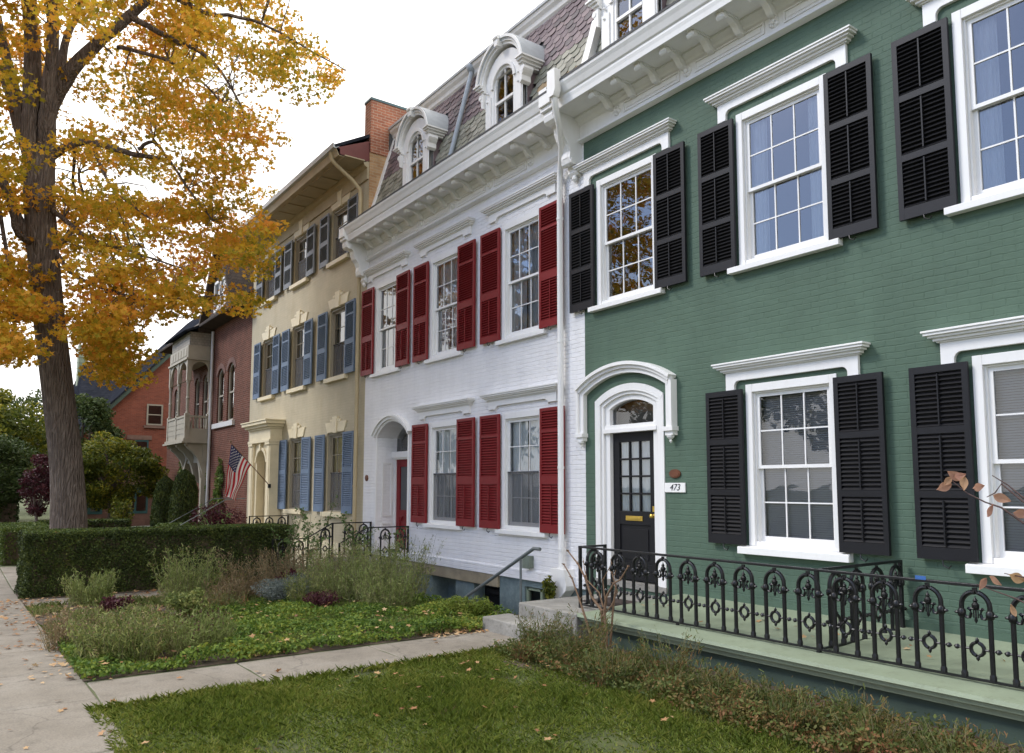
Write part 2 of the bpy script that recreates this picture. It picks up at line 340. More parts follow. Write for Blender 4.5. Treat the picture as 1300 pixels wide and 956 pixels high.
LF['wisp']=leafmat('wispy_leaves',[(0,(.07,.10,.02)),(.45,(.19,.24,.065)),(.75,(.28,.29,.11)),(.92,(.42,.36,.2)),(1,(.5,.28,.08))],.25)
LF['rose']=leafmat('rose_leaves',[(0,(.04,.08,.02)),(.6,(.12,.19,.06)),(1,(.25,.28,.1))],.3)
LF['spirea']=leafmat('spirea_leaves',[(0,(.04,.065,.015)),(.48,(.10,.125,.03)),(.72,(.19,.12,.045)),(1,(.28,.09,.05))],.25,nscale=2.5,namt=.5)
LF['fallen']=leafmat('fallen_leaves',[(0,(.13,.07,.035)),(.4,(.32,.16,.07)),(.7,(.50,.33,.17)),(1,(.6,.48,.32))],.15)
LF['bgtree']=leafmat('yellow_green_leaves',[(0,(.03,.045,.008)),(.45,(.09,.115,.015)),(.75,(.26,.24,.025)),(1,(.48,.36,.04))],.35,nscale=.5,namt=.5)
LF['darktree']=leafmat('dark_green_leaves',[(0,(.02,.035,.01)),(.6,(.055,.085,.022)),(1,(.15,.16,.04))],.25,nscale=.6)
LF['ivy']=leafmat('ivy_leaves',[(0,(.03,.06,.012)),(.5,(.085,.14,.03)),(1,(.24,.27,.05))],.3,nscale=1.5)
LF['cherry']=leafmat('pinkish_brown_leaves',[(0,(.34,.17,.13)),(.5,(.42,.24,.17)),(1,(.48,.33,.15))],.35)

# ------------------------------------------------------------------ camera, light, sky
cam_d=bpy.data.cameras.new('camera'); cam=bpy.data.objects.new('camera',cam_d); COL.objects.link(cam); sc.camera=cam
cam.location=(0,-8,0)
cam_d.sensor_width=36; cam_d.lens=36*980/1300
cam_d.shift_y=(529.96-478)/1300; cam_d.clip_end=3000; cam_d.clip_start=.05
yaw,pitch,roll=R(54.203),R(5.0959),R(.0887)
fw=Vector((-sin(yaw)*cos(pitch),cos(yaw)*cos(pitch),sin(pitch))); rt=Vector((cos(yaw),sin(yaw),0)); up=rt.cross(fw)
rt2=rt*cos(roll)+up*sin(roll); up2=-rt*sin(roll)+up*cos(roll)
cam.rotation_euler=Matrix((rt2,up2,-fw)).transposed().to_euler()

SUN_EL,SUN_AZ=R(42),R(215)     # azimuth measured clockwise from +Y
sd=Vector((sin(SUN_AZ)*cos(SUN_EL),cos(SUN_AZ)*cos(SUN_EL),sin(SUN_EL)))
sl=bpy.data.lights.new('sun','SUN'); sl.energy=1.3; sl.angle=R(14); sl.color=(1,.965,.91)
so=bpy.data.objects.new('sun',sl); COL.objects.link(so); so.rotation_euler=(-sd).to_track_quat('-Z','Y').to_euler(); so.location=(0,-20,30)

w=bpy.data.worlds.new('World'); sc.world=w; w.use_nodes=True; nt=w.node_tree; nt.nodes.clear(); L=nt.links.new
wo=N(nt,'ShaderNodeOutputWorld'); bg=N(nt,'ShaderNodeBackground'); L(bg.outputs[0],wo.inputs[0]); bg.inputs[1].default_value=.1
sky=N(nt,'ShaderNodeTexSky'); sky.sky_type='NISHITA'; sky.sun_disc=False; sky.sun_elevation=SUN_EL; sky.sun_rotation=SUN_AZ
sky.air_density=1.2; sky.dust_density=.8
tc=N(nt,'ShaderNodeTexCoord'); sp=N(nt,'ShaderNodeSeparateXYZ'); L(tc.outputs['Generated'],sp.inputs[0])
cn=N(nt,'ShaderNodeTexNoise'); setv(cn,Scale=3.2,Detail=7.,Roughness=.6,Distortion=.4)
cm=N(nt,'ShaderNodeMapping'); cm.inputs['Scale'].default_value=(1,1,2.2); L(tc.outputs['Generated'],cm.inputs[0]); L(cm.outputs[0],cn.inputs[0])
# cloud cover: solid over the houses, broken towards the street side
mr=N(nt,'ShaderNodeMapRange'); L(sp.outputs[1],mr.inputs[0]); mr.inputs[1].default_value=-.62; mr.inputs[2].default_value=-.15; mr.inputs[3].default_value=-.16; mr.inputs[4].default_value=.6
hz_=N(nt,'ShaderNodeMapRange'); L(sp.outputs[2],hz_.inputs[0]); hz_.inputs[1].default_value=.05; hz_.inputs[2].default_value=.30; hz_.inputs[3].default_value=.5; hz_.inputs[4].default_value=0.
ad0=N(nt,'ShaderNodeMath',operation='ADD'); L(hz_.outputs[0],ad0.inputs[0]); L(mr.outputs[0],ad0.inputs[1])
ad=N(nt,'ShaderNodeMath',operation='ADD'); L(cn.outputs[0],ad.inputs[0]); L(ad0.outputs[0],ad.inputs[1])
cr=ramp(nt,[(.42,0.),(.62,1.)]); L(ad.outputs[0],cr.inputs[0])
cc=ramp(nt,[(.2,(9.5,9.6,9.9)),(.8,(12.5,12.4,12.2))]); L(cn.outputs[0],cc.inputs[0])
cc.color_ramp.elements[0].color=(1,1,1,1); cc.color_ramp.elements[1].color=(1,1,1,1)
cw=N(nt,'ShaderNodeMixRGB'); L(cn.outputs[0],cw.inputs[0]); cw.inputs[1].default_value=(9.8,9.75,9.7,1); cw.inputs[2].default_value=(13.2,12.9,12.5,1)
sk=N(nt,'ShaderNodeMixRGB',blend_type='MULTIPLY'); sk.inputs[0].default_value=1; L(sky.outputs[0],sk.inputs[1]); sk.inputs[2].default_value=(.85,1.0,1.35,1)
mx=N(nt,'ShaderNodeMixRGB'); L(cr.outputs[0],mx.inputs[0]); L(sk.outputs[0],mx.inputs[1]); L(cw.outputs[0],mx.inputs[2]); L(mx.outputs[0],bg.inputs[0])
nt.nodes.remove(cc)
sc.view_settings.view_transform='Standard'; sc.view_settings.look='None'; sc.view_settings.exposure=0.9; sc.view_settings.gamma=1; sc.view_settings.use_curve_mapping=False
sc.render.engine='CYCLES'
sc.cycles.max_bounces=6; sc.cycles.transparent_max_bounces=8; sc.cycles.diffuse_bounces=3; sc.cycles.glossy_bounces=3

# ------------------------------------------------------------------ ground
def zg(x,y=0):
    return -1.85-.028*max(0,min(12,-8-x))
def strip(name,xs,ys,dz,mat,kind='structure',thick=.1,hole=None):
    mb=MB()
    for i in range(len(xs)-1):
        for j in range(len(ys)-1):
            x0,x1,y0,y1=xs[i],xs[i+1],ys[j],ys[j+1]
            if hole and x0>=hole[0]-.01 and x1<=hole[1]+.01 and y0>=hole[2]-.01 and y1<=hole[3]+.01: continue
            mb.quad((x0,y0,zg(x0)+dz),(x1,y0,zg(x1)+dz),(x1,y1,zg(x1)+dz),(x0,y1,zg(x0)+dz))
    o=mb.build(name,mat); tag(o,kind=kind); return o
PIT=(-14.6,-9.3,-1.15,0.0)
xs=[-900,-200,-80,-50,-30]+list(np.arange(-20,-14.9,1.))+[-14.6,-13,-12,-11,-10,-9.3,-8,-4,0,5,30,200,900]
ys=[-900,-200,-60,-30,-13.05,-12.9,-7.05,-3,-1.15,0,.45,12,40,200,900]
ys2=[y for y in ys if y<=-13.05 or True]
M['field']=paint('grass_and_earth',(.085,.10,.045),.95,.3,.8,.8,20,dirt=(.12,.10,.05),dirtamt=.6)
strip('ground',xs,ys,0,M['field'],hole=(PIT[0],PIT[1],PIT[2],.45))
strip('garden_bed',[-18.6,-17,-16,-15,-14.6,-13,-12,-11,-10,-9.3,-8.5],[-7.0,-1.15-.0],.006,M['soil'])
strip('garden_bed',[-7.28,-4,0,3],[-3.2,-1.7],.010,M['soil'])
# verge and far grass as thin sheets
M['lawn']=paint('short_grass',(.06,.075,.022),.9,.35,3,1.,60,dirt=(.11,.085,.04),dirtamt=.7)
strip('verge',[-200,-60,-20,-14,-8,5,60],[-12.9,-9.7],.004,M['lawn'])
strip('lawn',[-7.28,-4,-1,5,20],[-7.05,-3.0],.006,M['lawn'])
strip('far_lawn',[-200,-60,-40,-26.0],[-7.05,-.5,30],.006,M['lawn'])
strip('road',[-300,-60,-20,-14,-8,5,60,300],[-22,-13.05],-.1+.11,M['asphalt'])
def slabs(name,cells,mat,top=.012):
    mb=MB()
    for (x0,x1,y0,y1) in cells:
        g=.006; x0+=g;x1-=g;y0+=g;y1-=g
        j=random.uniform(-.003,.003); b=.012
        t=[(x0+b,y0+b,zg(x0)+top+j),(x1-b,y0+b,zg(x1)+top+j),(x1-b,y1-b,zg(x1)+top+j),(x0+b,y1-b,zg(x0)+top+j)]
        e=[(x0,y0,zg(x0)+top+j-.008),(x1,y0,zg(x1)+top+j-.008),(x1,y1,zg(x1)+top+j-.008),(x0,y1,zg(x0)+top+j-.008)]
        d=[(p[0],p[1],p[2]-.05) for p in e]
        mb.add(t+e+d,[(0,1,2,3),(0,4,5,1),(1,5,6,2),(2,6,7,3),(3,7,4,0),(4,8,9,5),(5,9,10,6),(6,10,11,7),(7,11,8,4)])
    o=mb.build(name,mat); tag(o,kind='structure'); return o
cells=[]; x=6.
while x>-60:
    cells.append((x-1.52,x,-9.7,-8.35)); cells.append((x-1.52,x,-8.35,-6.88)); x-=1.52
slabs('sidewalk',cells,M['concrete'])
cells=[]; y=-6.88
for ln in (1.4,1.5,1.82):
    cells.append((-8.42,-7.28,y,y+ln)); y+=ln
slabs('front_path',cells,M['concrete'])
cells=[(-16.75,-15.75,-6.87+i*1.3,-6.87+(i+1)*1.3) for i in range(4)]
slabs('garden_path',cells,M['concrete'])
slabs('drive',[(-18.55-(i+1)*1.6,-18.55-i*1.6,-6.87+j*1.5,-6.87+(j+1)*1.5) for i in range(4) for j in range(3)],M['concrete'])

# ------------------------------------------------------------------ facade pieces
def facade(x0,x1,z0,z1,ops,y0=0.,dep=.34,rmi=0,thick=True):
    """ops: (xa,xb,za,zb,rise) openings; rise>0 = segmental arch whose crown is at zb"""
    mb=MB()
    X=sorted(set([x0,x1]+[o[0] for o in ops]+[o[1] for o in ops])); Z=sorted(set([z0,z1]+[o[2] for o in ops]+[o[3] for o in ops]))
    def inside(cx,cz): return any(o[0]<cx<o[1] and o[2]<cz<o[3] for o in ops)
    for j in range(len(Z)-1):
        i=0
        while i<len(X)-1:
            if inside((X[i]+X[i+1])/2,(Z[j]+Z[j+1])/2): i+=1; continue
            k=i
            while k+1<len(X)-1 and not inside((X[k+1]+X[k+2])/2,(Z[j]+Z[j+1])/2): k+=1
            mb.quad((X[i],y0,Z[j]),(X[k+1],y0,Z[j]),(X[k+1],y0,Z[j+1]),(X[i],y0,Z[j+1])); 
            mb.quad((X[i],y0+dep,Z[j]),(X[i],y0+dep,Z[j+1]),(X[k+1],y0+dep,Z[j+1]),(X[k+1],y0+dep,Z[j]))
            i=k+1
    for (a,b,c,d,rise) in ops:
        y1=y0+dep; h=d-rise
        mb.quad((a,y0,c),(b,y0,c),(b,y1,c),(a,y1,c),rmi)
        mb.quad((a,y0,c),(a,y1,c),(a,y1,h),(a,y0,h),rmi); mb.quad((b,y0,c),(b,y0,h),(b,y1,h),(b,y1,c),rmi)
        if rise<=0: mb.quad((a,y0,d),(a,y1,d),(b,y1,d),(b,y0,d),rmi)
        else:
            hw=(b-a)/2; cx=(a+b)/2; r=(hw*hw+rise*rise)/(2*rise); cz=d-r; t0=math.asin(min(1,hw/r)); n=14
            P=[(cx+r*sin(-t0+2*t0*i/n),cz+r*cos(-t0+2*t0*i/n)) for i in range(n+1)]
            for i in range(n):
                (px,pz),(qx,qz)=P[i],P[i+1]
                mb.quad((px,y0,pz),(qx,y0,qz),(qx,y0,d),(px,y0,d)); mb.quad((px,y1,pz),(px,y1,d),(qx,y1,d),(qx,y1,qz))
                mb.quad((px,y0,pz),(px,y1,pz),(qx,y1,qz),(qx,y0,qz),rmi)
    return mb
def shell(mb,x0,x1,z0,z1,yb,y0=.34,mi=0):
    """side and back walls"""
    mb.box(x0,x0+.25,y0,yb,z0,z1,mi); mb.box(x1-.25,x1,y0,yb,z0,z1,mi); mb.box(x0+.25,x1-.25,yb-.25,yb,z0,z1,mi)

def make_window(parent,w,h,cols=3,rows=2,mat='white',cas=.09,shade='curtain',glass='glass',sill=(.1,.09,.09),rec=0.,arch=0,sillmat=None,mid=.5,lowshade=None,seed=0):
    """origin at bottom centre of the opening, on the wall face"""
    rs=random.Random(seed)
    m=M[mat]; f=MB(); yo=rec
    f.box(-w/2,-w/2+cas,yo-.018,yo+.13,0,h); f.box(w/2-cas,w/2,yo-.018,yo+.13,0,h)
    f.box(-w/2+cas,w/2-cas,yo-.016,yo+.13,h-cas*1.1,h); f.box(-w/2+cas,w/2-cas,yo-.005,yo+.13,0,cas*.6)
    # inner stop bead
    i=cas; f.box(-w/2+i,-w/2+i+.022,yo+.02,yo+.12,cas*.6,h-cas*1.1); f.box(w/2-i-.022,w/2-i,yo+.02,yo+.12,cas*.6,h-cas*1.1)
    f.box(-w/2+i+.022,w/2-i-.022,yo+.022,yo+.12,h-cas*1.1-.022,h-cas*1.1)
    wo_=f.build('window',m,parent,bevel=.004)
    a=-w/2+cas+.022; b=w/2-cas-.022; z0=cas*.6; z1=h-cas*1.1-.022; zm=z0+(z1-z0)*mid
    s=MB(); st=.045; mu=.016
    for (za,zb,y) in ((zm-.02,z1,yo+.045),(z0,zm+.02,yo+.085)):
        s.box(a,a+st,y,y+.035,za,zb); s.box(b-st,b,y,y+.035,za,zb)
        s.box(a+st,b-st,y+.001,y+.034,za,za+(.04 if za>z0 else .065)); s.box(a+st,b-st,y+.001,y+.034,zb-.042,zb)
        ga,gb,gc,gd=a+st,b-st,za+(.04 if za>z0 else .065),zb-.042
        for k in range(1,cols):
            x=ga+(gb-ga)*k/cols; s.box(x-mu/2,x+mu/2,y+.006,y+.03,gc,gd)
        for k in range(1,rows):
            z=gc+(gd-gc)*k/rows; s.box(ga,gb,y+.007,y+.029,z-mu/2,z+mu/2)
    s.build('sash',m,wo_)
    p=MB(); t1=rs.uniform(-.004,.004); t2=rs.uniform(-.004,.004)
    for (za,zb,y,t) in ((zm-.0,z1-.03,yo+.062,t1),(z0+.03,zm+.0,yo+.102,t2)):
        p.quad((a+.02,y+t,za),(b-.02,y-t,za),(b-.02,y-t*.4,zb),(a+.02,y+t*.6,zb))
    p.build('pane',M[glass],wo_)
    if sill:
        q=MB(); q.ext([(yo+.0,-sill[1]),(-sill[2],-sill[1]),(-sill[2],-.018),(yo,0)],'x',-w/2-sill[0],w/2+sill[0]); q.build('sill',M[sillmat or mat],wo_,bevel=.004)
    # what hangs inside
    c=MB()
    if shade in('curtain','ycurtain','partcurtain'):
        n=int(w/.035); 
        for side in (-1,1):
            wide=(w/2-.06) if shade!='partcurtain' else w*.24
            pts=[]
            for k in range(n+1):
                t=k/n; x=side*(w/2-.04-wide*t); y=yo+.145+.012*sin(t*26+seed)+.006*sin(t*61); pts.append((x,y))
            for k in range(n): c.quad((pts[k][0],pts[k][1],.03),(pts[k+1][0],pts[k+1][1],.03),(pts[k+1][0],pts[k+1][1],h-.08),(pts[k][0],pts[k][1],h-.08))
        c.build('curtain',M['ycurtain' if shade=='ycurtain' else 'curtain'],wo_)
    elif shade=='blind':
        z=h-.12
        while z>.05:
            c.ext([(yo+.150,z-.011),(yo+.165,z+.012),(yo+.167,z+.011),(yo+.152,z-.012)],'x',-w/2+.09,w/2-.09); z-=.026
        c.build('blind',M['blind'],wo_)
    if lowshade:
        d=MB(); d.quad((a,yo+.04,z0),(b,yo+.04,z0),(b,yo+.04,zm),(a,yo+.04,zm)); d.box(a,b,yo+.028,yo+.042,zm-.012,zm+.018); d.build('insect_screen',[M[lowshade]],wo_)
    return wo_

def make_shutter(parent,w,h,mat,style,seed=0):
    """origin bottom-left, back on the wall"""
    rs=random.Random(seed); s=MB(); m=M[mat]; ya,yb=-.085,-.045; st=.055
    s.box(0,st,ya,yb,0,h); s.box(w-st,w,ya,yb,0,h)
    if style=='black': rails=[(0,.12),(.315*h,.315*h+.07),(.645*h,.645*h+.07),(h-.07,h)]
    elif style=='red': rails=[(0,.12),(.385*h,.385*h+.14),(.80*h,.80*h+.045),(h-.055,h)]
    elif style=='blue1': rails=[(0,.17),(.50*h,.50*h+.12),(h-.06,h)]
    else: rails=[(0,.15),(.40*h,.40*h+.13),(.80*h,.80*h+.05),(h-.05,h)]
    for a,b in rails: s.box(st,w-st,ya+.001,yb-.001,a,b)
    for k in range(len(rails)-1):
        a=rails[k][1]; b=rails[k+1][0]; n=max(3,int(round((b-a)/.047))); p=(b-a)/n
        flat = False
        for i in range(n):
            z=a+p*(i+.5)
            if flat:
                s.ext([(-.070,z-p*.5),(-.083,z-p*.44),(-.066,z+p*.44),(-.058,z+p*.44),(-.058,z-p*.5)],'x',st,w-st)
            else:
                tl=.022
                s.ext([(-.086,z-p*.40),(-.080,z-p*.50),(-.050,z+p*.20),(-.054,z+p*.30)],'x',st,w-st)
        if style=='black' or (style=='red' and k==0): s.box(w/2-.007,w/2+.007,-.098,-.084,a+.02,b-.02)
        s.box(st,w-st,(-.056 if flat else -.049),-.0455,a,b)  # back panel added behind the slats so the gaps between them read dark
    o=s.build('shutter',m,parent)
    if style in('red','black'):
        d=MB()
        d.tube([(w*.45,-.03,.03),(w*.45,-.1,-.01),(w*.47,-.11,-.05),(w*.56,-.11,-.075),(w*.60,-.11,-.045)],.007,6)
        d.build('shutter_dog',M['iron'],o)
    return o

def make_hood(parent,w,mat='white',drop=.15,board=.13,ear=.13,r=.07,style='green'):
    """window hood; origin at centre of its top, wall face"""
    s=MB()
    # moulded crown with returned ends
    for (zt,zb,pr,ex) in ((0,-.022,.17,0),(-.022,-.05,.155,-.015),(-.05,-.075,.125,-.045),(-.075,-.105,.09,-.08),(-.105,-.12,.065,-.105)):
        s.box(-w/2-ex,w/2+ex,-pr,0.0,zb,zt)
    hw=w/2-.13
    zt=-.12; zb=zt-board; ze=zb-drop
    # board with ears, rounded inner corners
    pts=[(-hw,zt),(-hw,ze),(-hw+ear,ze)]
    for k in range(7):
        t=pi-(pi/2)*k/6; pts.append((-hw+ear+r+r*cos(t),zb-r+r*sin(t)))
    for k in range(7):
        t=pi/2-(pi/2)*k/6; pts.append((hw-ear-r+r*cos(t),zb-r+r*sin(t)))
    pts+=[(hw-ear,ze),(hw,ze),(hw,zt)]
    s.ext(pts,'y',-.045,0.0)
    return s.build('window_hood',M[mat],parent,bevel=.004)

def place(o,x,y,z): o.location=(x,y,z); return o

# shared interior: one closed dark room per house is made by the shells
# ================================================================== GREEN HOUSE
G=thing('row_house','green painted brick house with black shutters and white cornice','house',(-3.2,0,0))
GO=-3.2
def gx(x): return x-GO
GX0,GX1=-9.12,3.0
ucs=[-8.17,-5.48,-2.80,-.12]; lcs=[-5.46,-2.80,-.12]
ops=[]
for c in ucs: ops.append((gx(c-.64),gx(c+.64),2.80,4.80,0))
for c in lcs: ops.append((gx(c-.615),gx(c+.615),-.72,1.27,0))
ops.append((gx(-8.88),gx(-7.46),-1.40,1.52,.22))
wall=facade(gx(GX0),gx(GX1),-1.9,5.7,ops); shell(wall,gx(GX0),gx(GX1),-1.9,6.2,11)
wall.box(gx(GX0),gx(GX1),.0,.34,5.7,6.2)
wall.build('wall',M['green_wall'],G)
fl=MB(); fl.box(gx(GX0)+.25,gx(GX1)-.25,.35,10.7,-1.5,-1.4); fl.box(gx(GX0)+.25,gx(GX1)-.25,.35,10.7,2.2,2.4); fl.box(gx(GX0)+.25,gx(GX1)-.25,1.9,2.0,-1.4,5.7); fl.build('interior',M['room'],G)
sh0=make_shutter(G,.57,1.97,'black','black'); first=True
sh_l=None
for k,c in enumerate(ucs):
    wn=make_window(G,1.28,2.0,shade='partcurtain' if k else 'dark',glass='glass_strong',seed=k,sill=(.13,.09,.1)); place(wn,gx(c),0,2.80)
    place(make_hood(G,2.08,drop=.13,board=.11),gx(c),0,5.14)
    for s in (-1,1):
        o=sh0 if first else copy_tree(sh0,G); first=False
        o.location=(gx(c)+(-.64-.575-.01 if s<0 else .64+.005),0,2.78); o.rotation_euler=(0,R(random.uniform(-.25,.25)),R(random.uniform(-1.2,.3)) if s>0 else R(random.uniform(-.3,.6)))
sh1=make_shutter(G,.565,1.93,'black','black'); first=True
for k,c in enumerate(lcs):
    wn=make_window(G,1.23,1.99,shade='blind',glass='glass',seed=k+9,sill=(.12,.10,.1)); place(wn,gx(c),0,-.72)
    place(make_hood(G,2.05,drop=.13,board=.11),gx(c),0,1.56)
    for s in (-1,1):
        o=sh1 if first else copy_tree(sh1,G); first=False
        o.location=(gx(c)+(-.615-.57-.01 if s<0 else .615+.005),0,-.715); o.rotation_euler=(0,R(random.uniform(-.2,.2)),R(random.uniform(-.8,.2)) if s>0 else R(random.uniform(-.2,.5)))
# door surround
def seg_arc(mb,cx,zc,hw,rise,t,y0,y1,n=22):
    """arched bar: crown outer at zc, half width hw, thickness t"""
    r=(hw*hw+rise*rise)/(2*rise); cz=zc-r; a=math.degrees(math.asin(hw/r)); mb.arc(cx,cz,r-t,r,90-a,90+a,y0,y1,n)
hood=MB()
cx=gx(-8.22)
seg_arc(hood,cx,1.83,1.0,.30,.05,-.16,0); seg_arc(hood,cx,1.785,.96,.29,.05,-.12,0); seg_arc(hood,cx,1.74,.93,.28,.07,-.08,0)
for s in (-1,1):
    xa=cx+s*.93
    hood.box(xa-.07,xa+.07,-.08,0,.82,1.47); hood.box(xa+s*.02,xa+s*.07,-.12,-.08,.82,1.50)
    hood.box(xa-.09,xa+.09,-.13,0,.76,.82); hood.box(xa-.07,xa+.07,-.10,0,.70,.76)
    hood.lathe([(.06,.70-.70),(.05,-.03),(.015,-.06),(.02,-.08),(.004,-.11)],(xa,-.06,.70),8)
hood.build('door_hood',M['white'],G,bevel=.003)
dc=gx(-8.17)
fr=MB()
# outer casing
for (xa,xb,ya,yb) in ((-.71,-.60,-.02,.06),(-.60,-.55,.01,.10),(-.55,-.45,.05,.2)):
    fr.box(dc+xa,dc+xb,ya,yb,-1.40,1.30 if xa<-.65 else 1.27); fr.box(dc-xb,dc-xa,ya,yb,-1.40,1.30 if xa<-.65 else 1.27)
seg_arc(fr,dc,1.515,.71,.215,.11,-.02,.06); seg_arc(fr,dc,1.41,.60,.18,.05,.01,.10); seg_arc(fr,dc,1.37,.56,.17,.09,.05,.2)
fr.box(dc-.55,dc+.55,.0,.19,.80,.86); fr.box(dc-.55,dc+.55,.03,.19,.86,.92)
fr.build('door_frame',M['white'],G,bevel=.003)
tg=MB(); tg.quad((dc-.5,.12,.9),(dc+.5,.12,.9),(dc+.5,.12,1.36),(dc-.5,.12,1.36)); tg.build('transom_pane',M['glass'],G)
tb=MB(); tb.box(dc-.6,dc+.6,.3,.32,.85,1.5); tb.build('transom_screen',M['room'],G)
d=MB(); dw=.445; zb,zt=-1.36,.80; ya,yb=.11,.155
d.box(dc-dw,dc-dw+.13,ya,yb,zb,zt); d.box(dc+dw-.13,dc+dw,ya,yb,zb,zt)
for a,b in ((zb,-1.12),(-.56,-.36),(.66,zt)): d.box(dc-dw+.13,dc+dw-.13,ya+.001,yb-.001,a,b)
for k in (1,2):
    x=dc-dw+.13+(2*dw-.26)*k/3; d.box(x-.014,x+.014,ya+.005,yb-.005,-.36,.66)
for k in (1,2,3):
    z=-.36+1.02*k/4; d.box(dc-dw+.13,dc+dw-.13,ya+.006,yb-.006,z-.014,z+.014)
d.box(dc-dw+.13,dc+dw-.13,ya+.02,yb-.01,-1.12,-.56); d.box(dc-dw+.19,dc+dw-.19,ya+.008,ya+.02,-1.06,-.62)
door=d.build('door',M['black'],G,bevel=.003)
dp=MB(); dp.quad((dc-.33,.135,-.36),(dc+.33,.135,-.36),(dc+.33,.135,.66),(dc-.33,.135,.66)); dp.build('door_pane',M['glass'],door)
cu=MB(); n=36
for k in range(n):
    x0=dc-.33+.66*k/n; x1=dc-.33+.66*(k+1)/n; f=lambda t:.17+.012*sin(t*60)
    cu.quad((x0,f(x0),-.38),(x1,f(x1),-.38),(x1,f(x1),.68),(x0,f(x0),.68))
cu.build('door_curtain',M['curtain'],door)
ms=MB(); ms.box(dc-.18,dc+.16,ya-.012,ya,-.50,-.43); ms.box(dc-.14,dc+.12,ya-.018,ya-.012,-.485,-.45); ms.build('mail_slot',M['brass'],door,bevel=.003)
kn=MB(); kn.lathe([(.03,0),(.03,-.01),(.012,-.015),(.012,-.04),(.028,-.05),(.028,-.07),(.01,-.08)],(dc+dw-.06,ya,-.42),12,axis='y'); kn.box(dc+dw-.085,dc+dw-.035,ya-.006,ya,-.36,-.28); kn.build('door_handle',M['brass'],door)
st=MB(); st.box(dc+.22,dc+.30,ya-.002,ya-.0005,-.34,-.285); 
th=MB(); th.box(dc-.72,dc+.72,-.03,.3,-1.46,-1.38); th.build('threshold',M['stone'],G)
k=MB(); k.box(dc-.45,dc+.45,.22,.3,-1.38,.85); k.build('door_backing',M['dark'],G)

# ---- cornice + mansard builder
def cornice(parent,ox,x0,x1,zoff,brk,ros,mat='white',ends=(True,True)):
    s=MB(); a,b=x0-ox,x1-ox; z=zoff
    s.box(a,b,-.05,0,5.49+z,5.90+z)                                   # frieze board
    s.ext([(-.05,5.49+z),(-.11,5.50+z),(-.10,5.535+z),(-.07,5.55+z),(-.05,5.57+z)],'x',a,b)
    s.ext([(-.05,5.77+z),(-.08,5.79+z),(-.10,5.83+z),(-.16,5.87+z),(-.16,5.90+z),(-.05,5.90+z)],'x',a,b)
    s.box(a,b,-.56,0,5.90+z,5.93+z)                                  # soffit
    s.ext([(-.50,5.93+z),(-.56,5.885+z),(-.575,5.885+z),(-.585,5.95+z),(-.60,6.0+z),(-.60,6.03+z),(-.625,6.05+z),(-.66,6.13+z),(-.69,6.18+z),(-.70,6.235+z),(-.50,6.25+z)],'x',a,b)
    s.build('cornice',M[mat],parent)
    t=MB(); t.quad((a,-.70,6.24+z),(b,-.70,6.24+z),(b,-.10,6.30+z),(a,-.10,6.30+z)); t.box(a,b,-.705,-.69,6.22+z,6.255+z); t.build('gutter_edge',M['tar'],parent)
    # panels between rosettes
    p=MB(); rs=sorted(ros)
    for i in range(len(rs)-1):
        xa,xb=rs[i]-ox+.14,rs[i+1]-ox-.14
        p.box(xa,xb,-.068,-.05,5.735+z,5.755+z); p.box(xa,xb,-.068,-.05,5.60+z,5.62+z); p.box(xa,xa+.02,-.067,-.05,5.62+z,5.735+z); p.box(xb-.02,xb,-.067,-.05,5.62+z,5.735+z)
        p.box(xa+.06,xb-.06,-.06,-.05,5.65+z,5.705+z)
    p.build('frieze_panel',M[mat],parent)
    q=MB()
    for c in (0,):
        q.lathe([(.075,0),(.075,-.012),(.055,-.03),(.05,-.02),(.03,-.02),(.028,-.04),(.01,-.05)],(0,0,0),14,axis='y')
        for k in range(8):
            t=k*pi/4; q.lathe([(.018,0),(.018,-.028),(.008,-.036)],(.055*cos(t),0,.055*sin(t)),6,axis='y')
    q0=None
    for c in ros:
        if q0 is None: q0=q.build('rosette',M[mat],parent); o=q0
        else: o=copy_tree(q0,parent)
        o.location=(c-ox,-.05,5.68+z)
    b0=MB(); prof=[(-.05,5.90),(-.49,5.90),(-.50,5.875),(-.50,5.84),(-.48,5.815),(-.445,5.81),(-.415,5.83),(-.38,5.855),(-.32,5.858),(-.26,5.84),(-.21,5.80),(-.17,5.755),(-.14,5.735),(-.10,5.735),(-.05,5.72)]
    b0.ext([(y,zz-5.9) for y,zz in prof],'x',-.042,.042)
    b0.lathe([(.042,-.062),(.042,.062)],(0,-.455,-.052),10,axis='x'); b0.box(-.06,.06,-.51,-.05,-.014,-.0)
    br=None
    for c in brk:
        if br is None: br=b0.build('bracket',M[mat],parent); o=br
        else: o=copy_tree(br,parent)
        o.location=(c-ox,0,5.9+z)
def big_bracket(parent,x,z=0,mat='white'):
    s=MB()
    prof=[(0,5.92),(-.60,5.92),(-.62,5.84),(-.60,5.76),(-.54,5.72),(-.47,5.73),(-.42,5.70),(-.40,5.60),(-.36,5.50),(-.29,5.42),(-.25,5.32),(-.26,5.22),(-.24,5.15),(-.18,5.11),(-.12,5.13),(-.10,5.08),(-.12,5.02),(-.08,4.97),(0,4.96)]
    s.ext([(y,q+z) for y,q in prof],'x',-.11,.11)
    inner=[(y*.98-.012,q*1.0-.0+z) for y,q in prof[2:12]]
    s.ext(inner+[(-.2,5.4+z),(-.3,5.85+z)],'x',-.06,.06)
    s.lathe([(.075,-.125),(.075,.125)],(0,-.53,5.80+z),12,axis='x'); s.lathe([(.06,-.125),(.06,.125)],(0,-.185,5.17+z),12,axis='x')
    s.lathe([(.03,0),(.05,-.03),(.05,-.06),(.02,-.10),(.005,-.12)],(0,-.06,4.98+z),10)
    s.box(-.15,.15,-.66,0,5.92+z,5.99+z); s.box(-.14,.14,-.70,-.58,5.99+z,6.27+z)
    return place(s.build('end_bracket',M[mat],parent,bevel=.004),x,0,0)

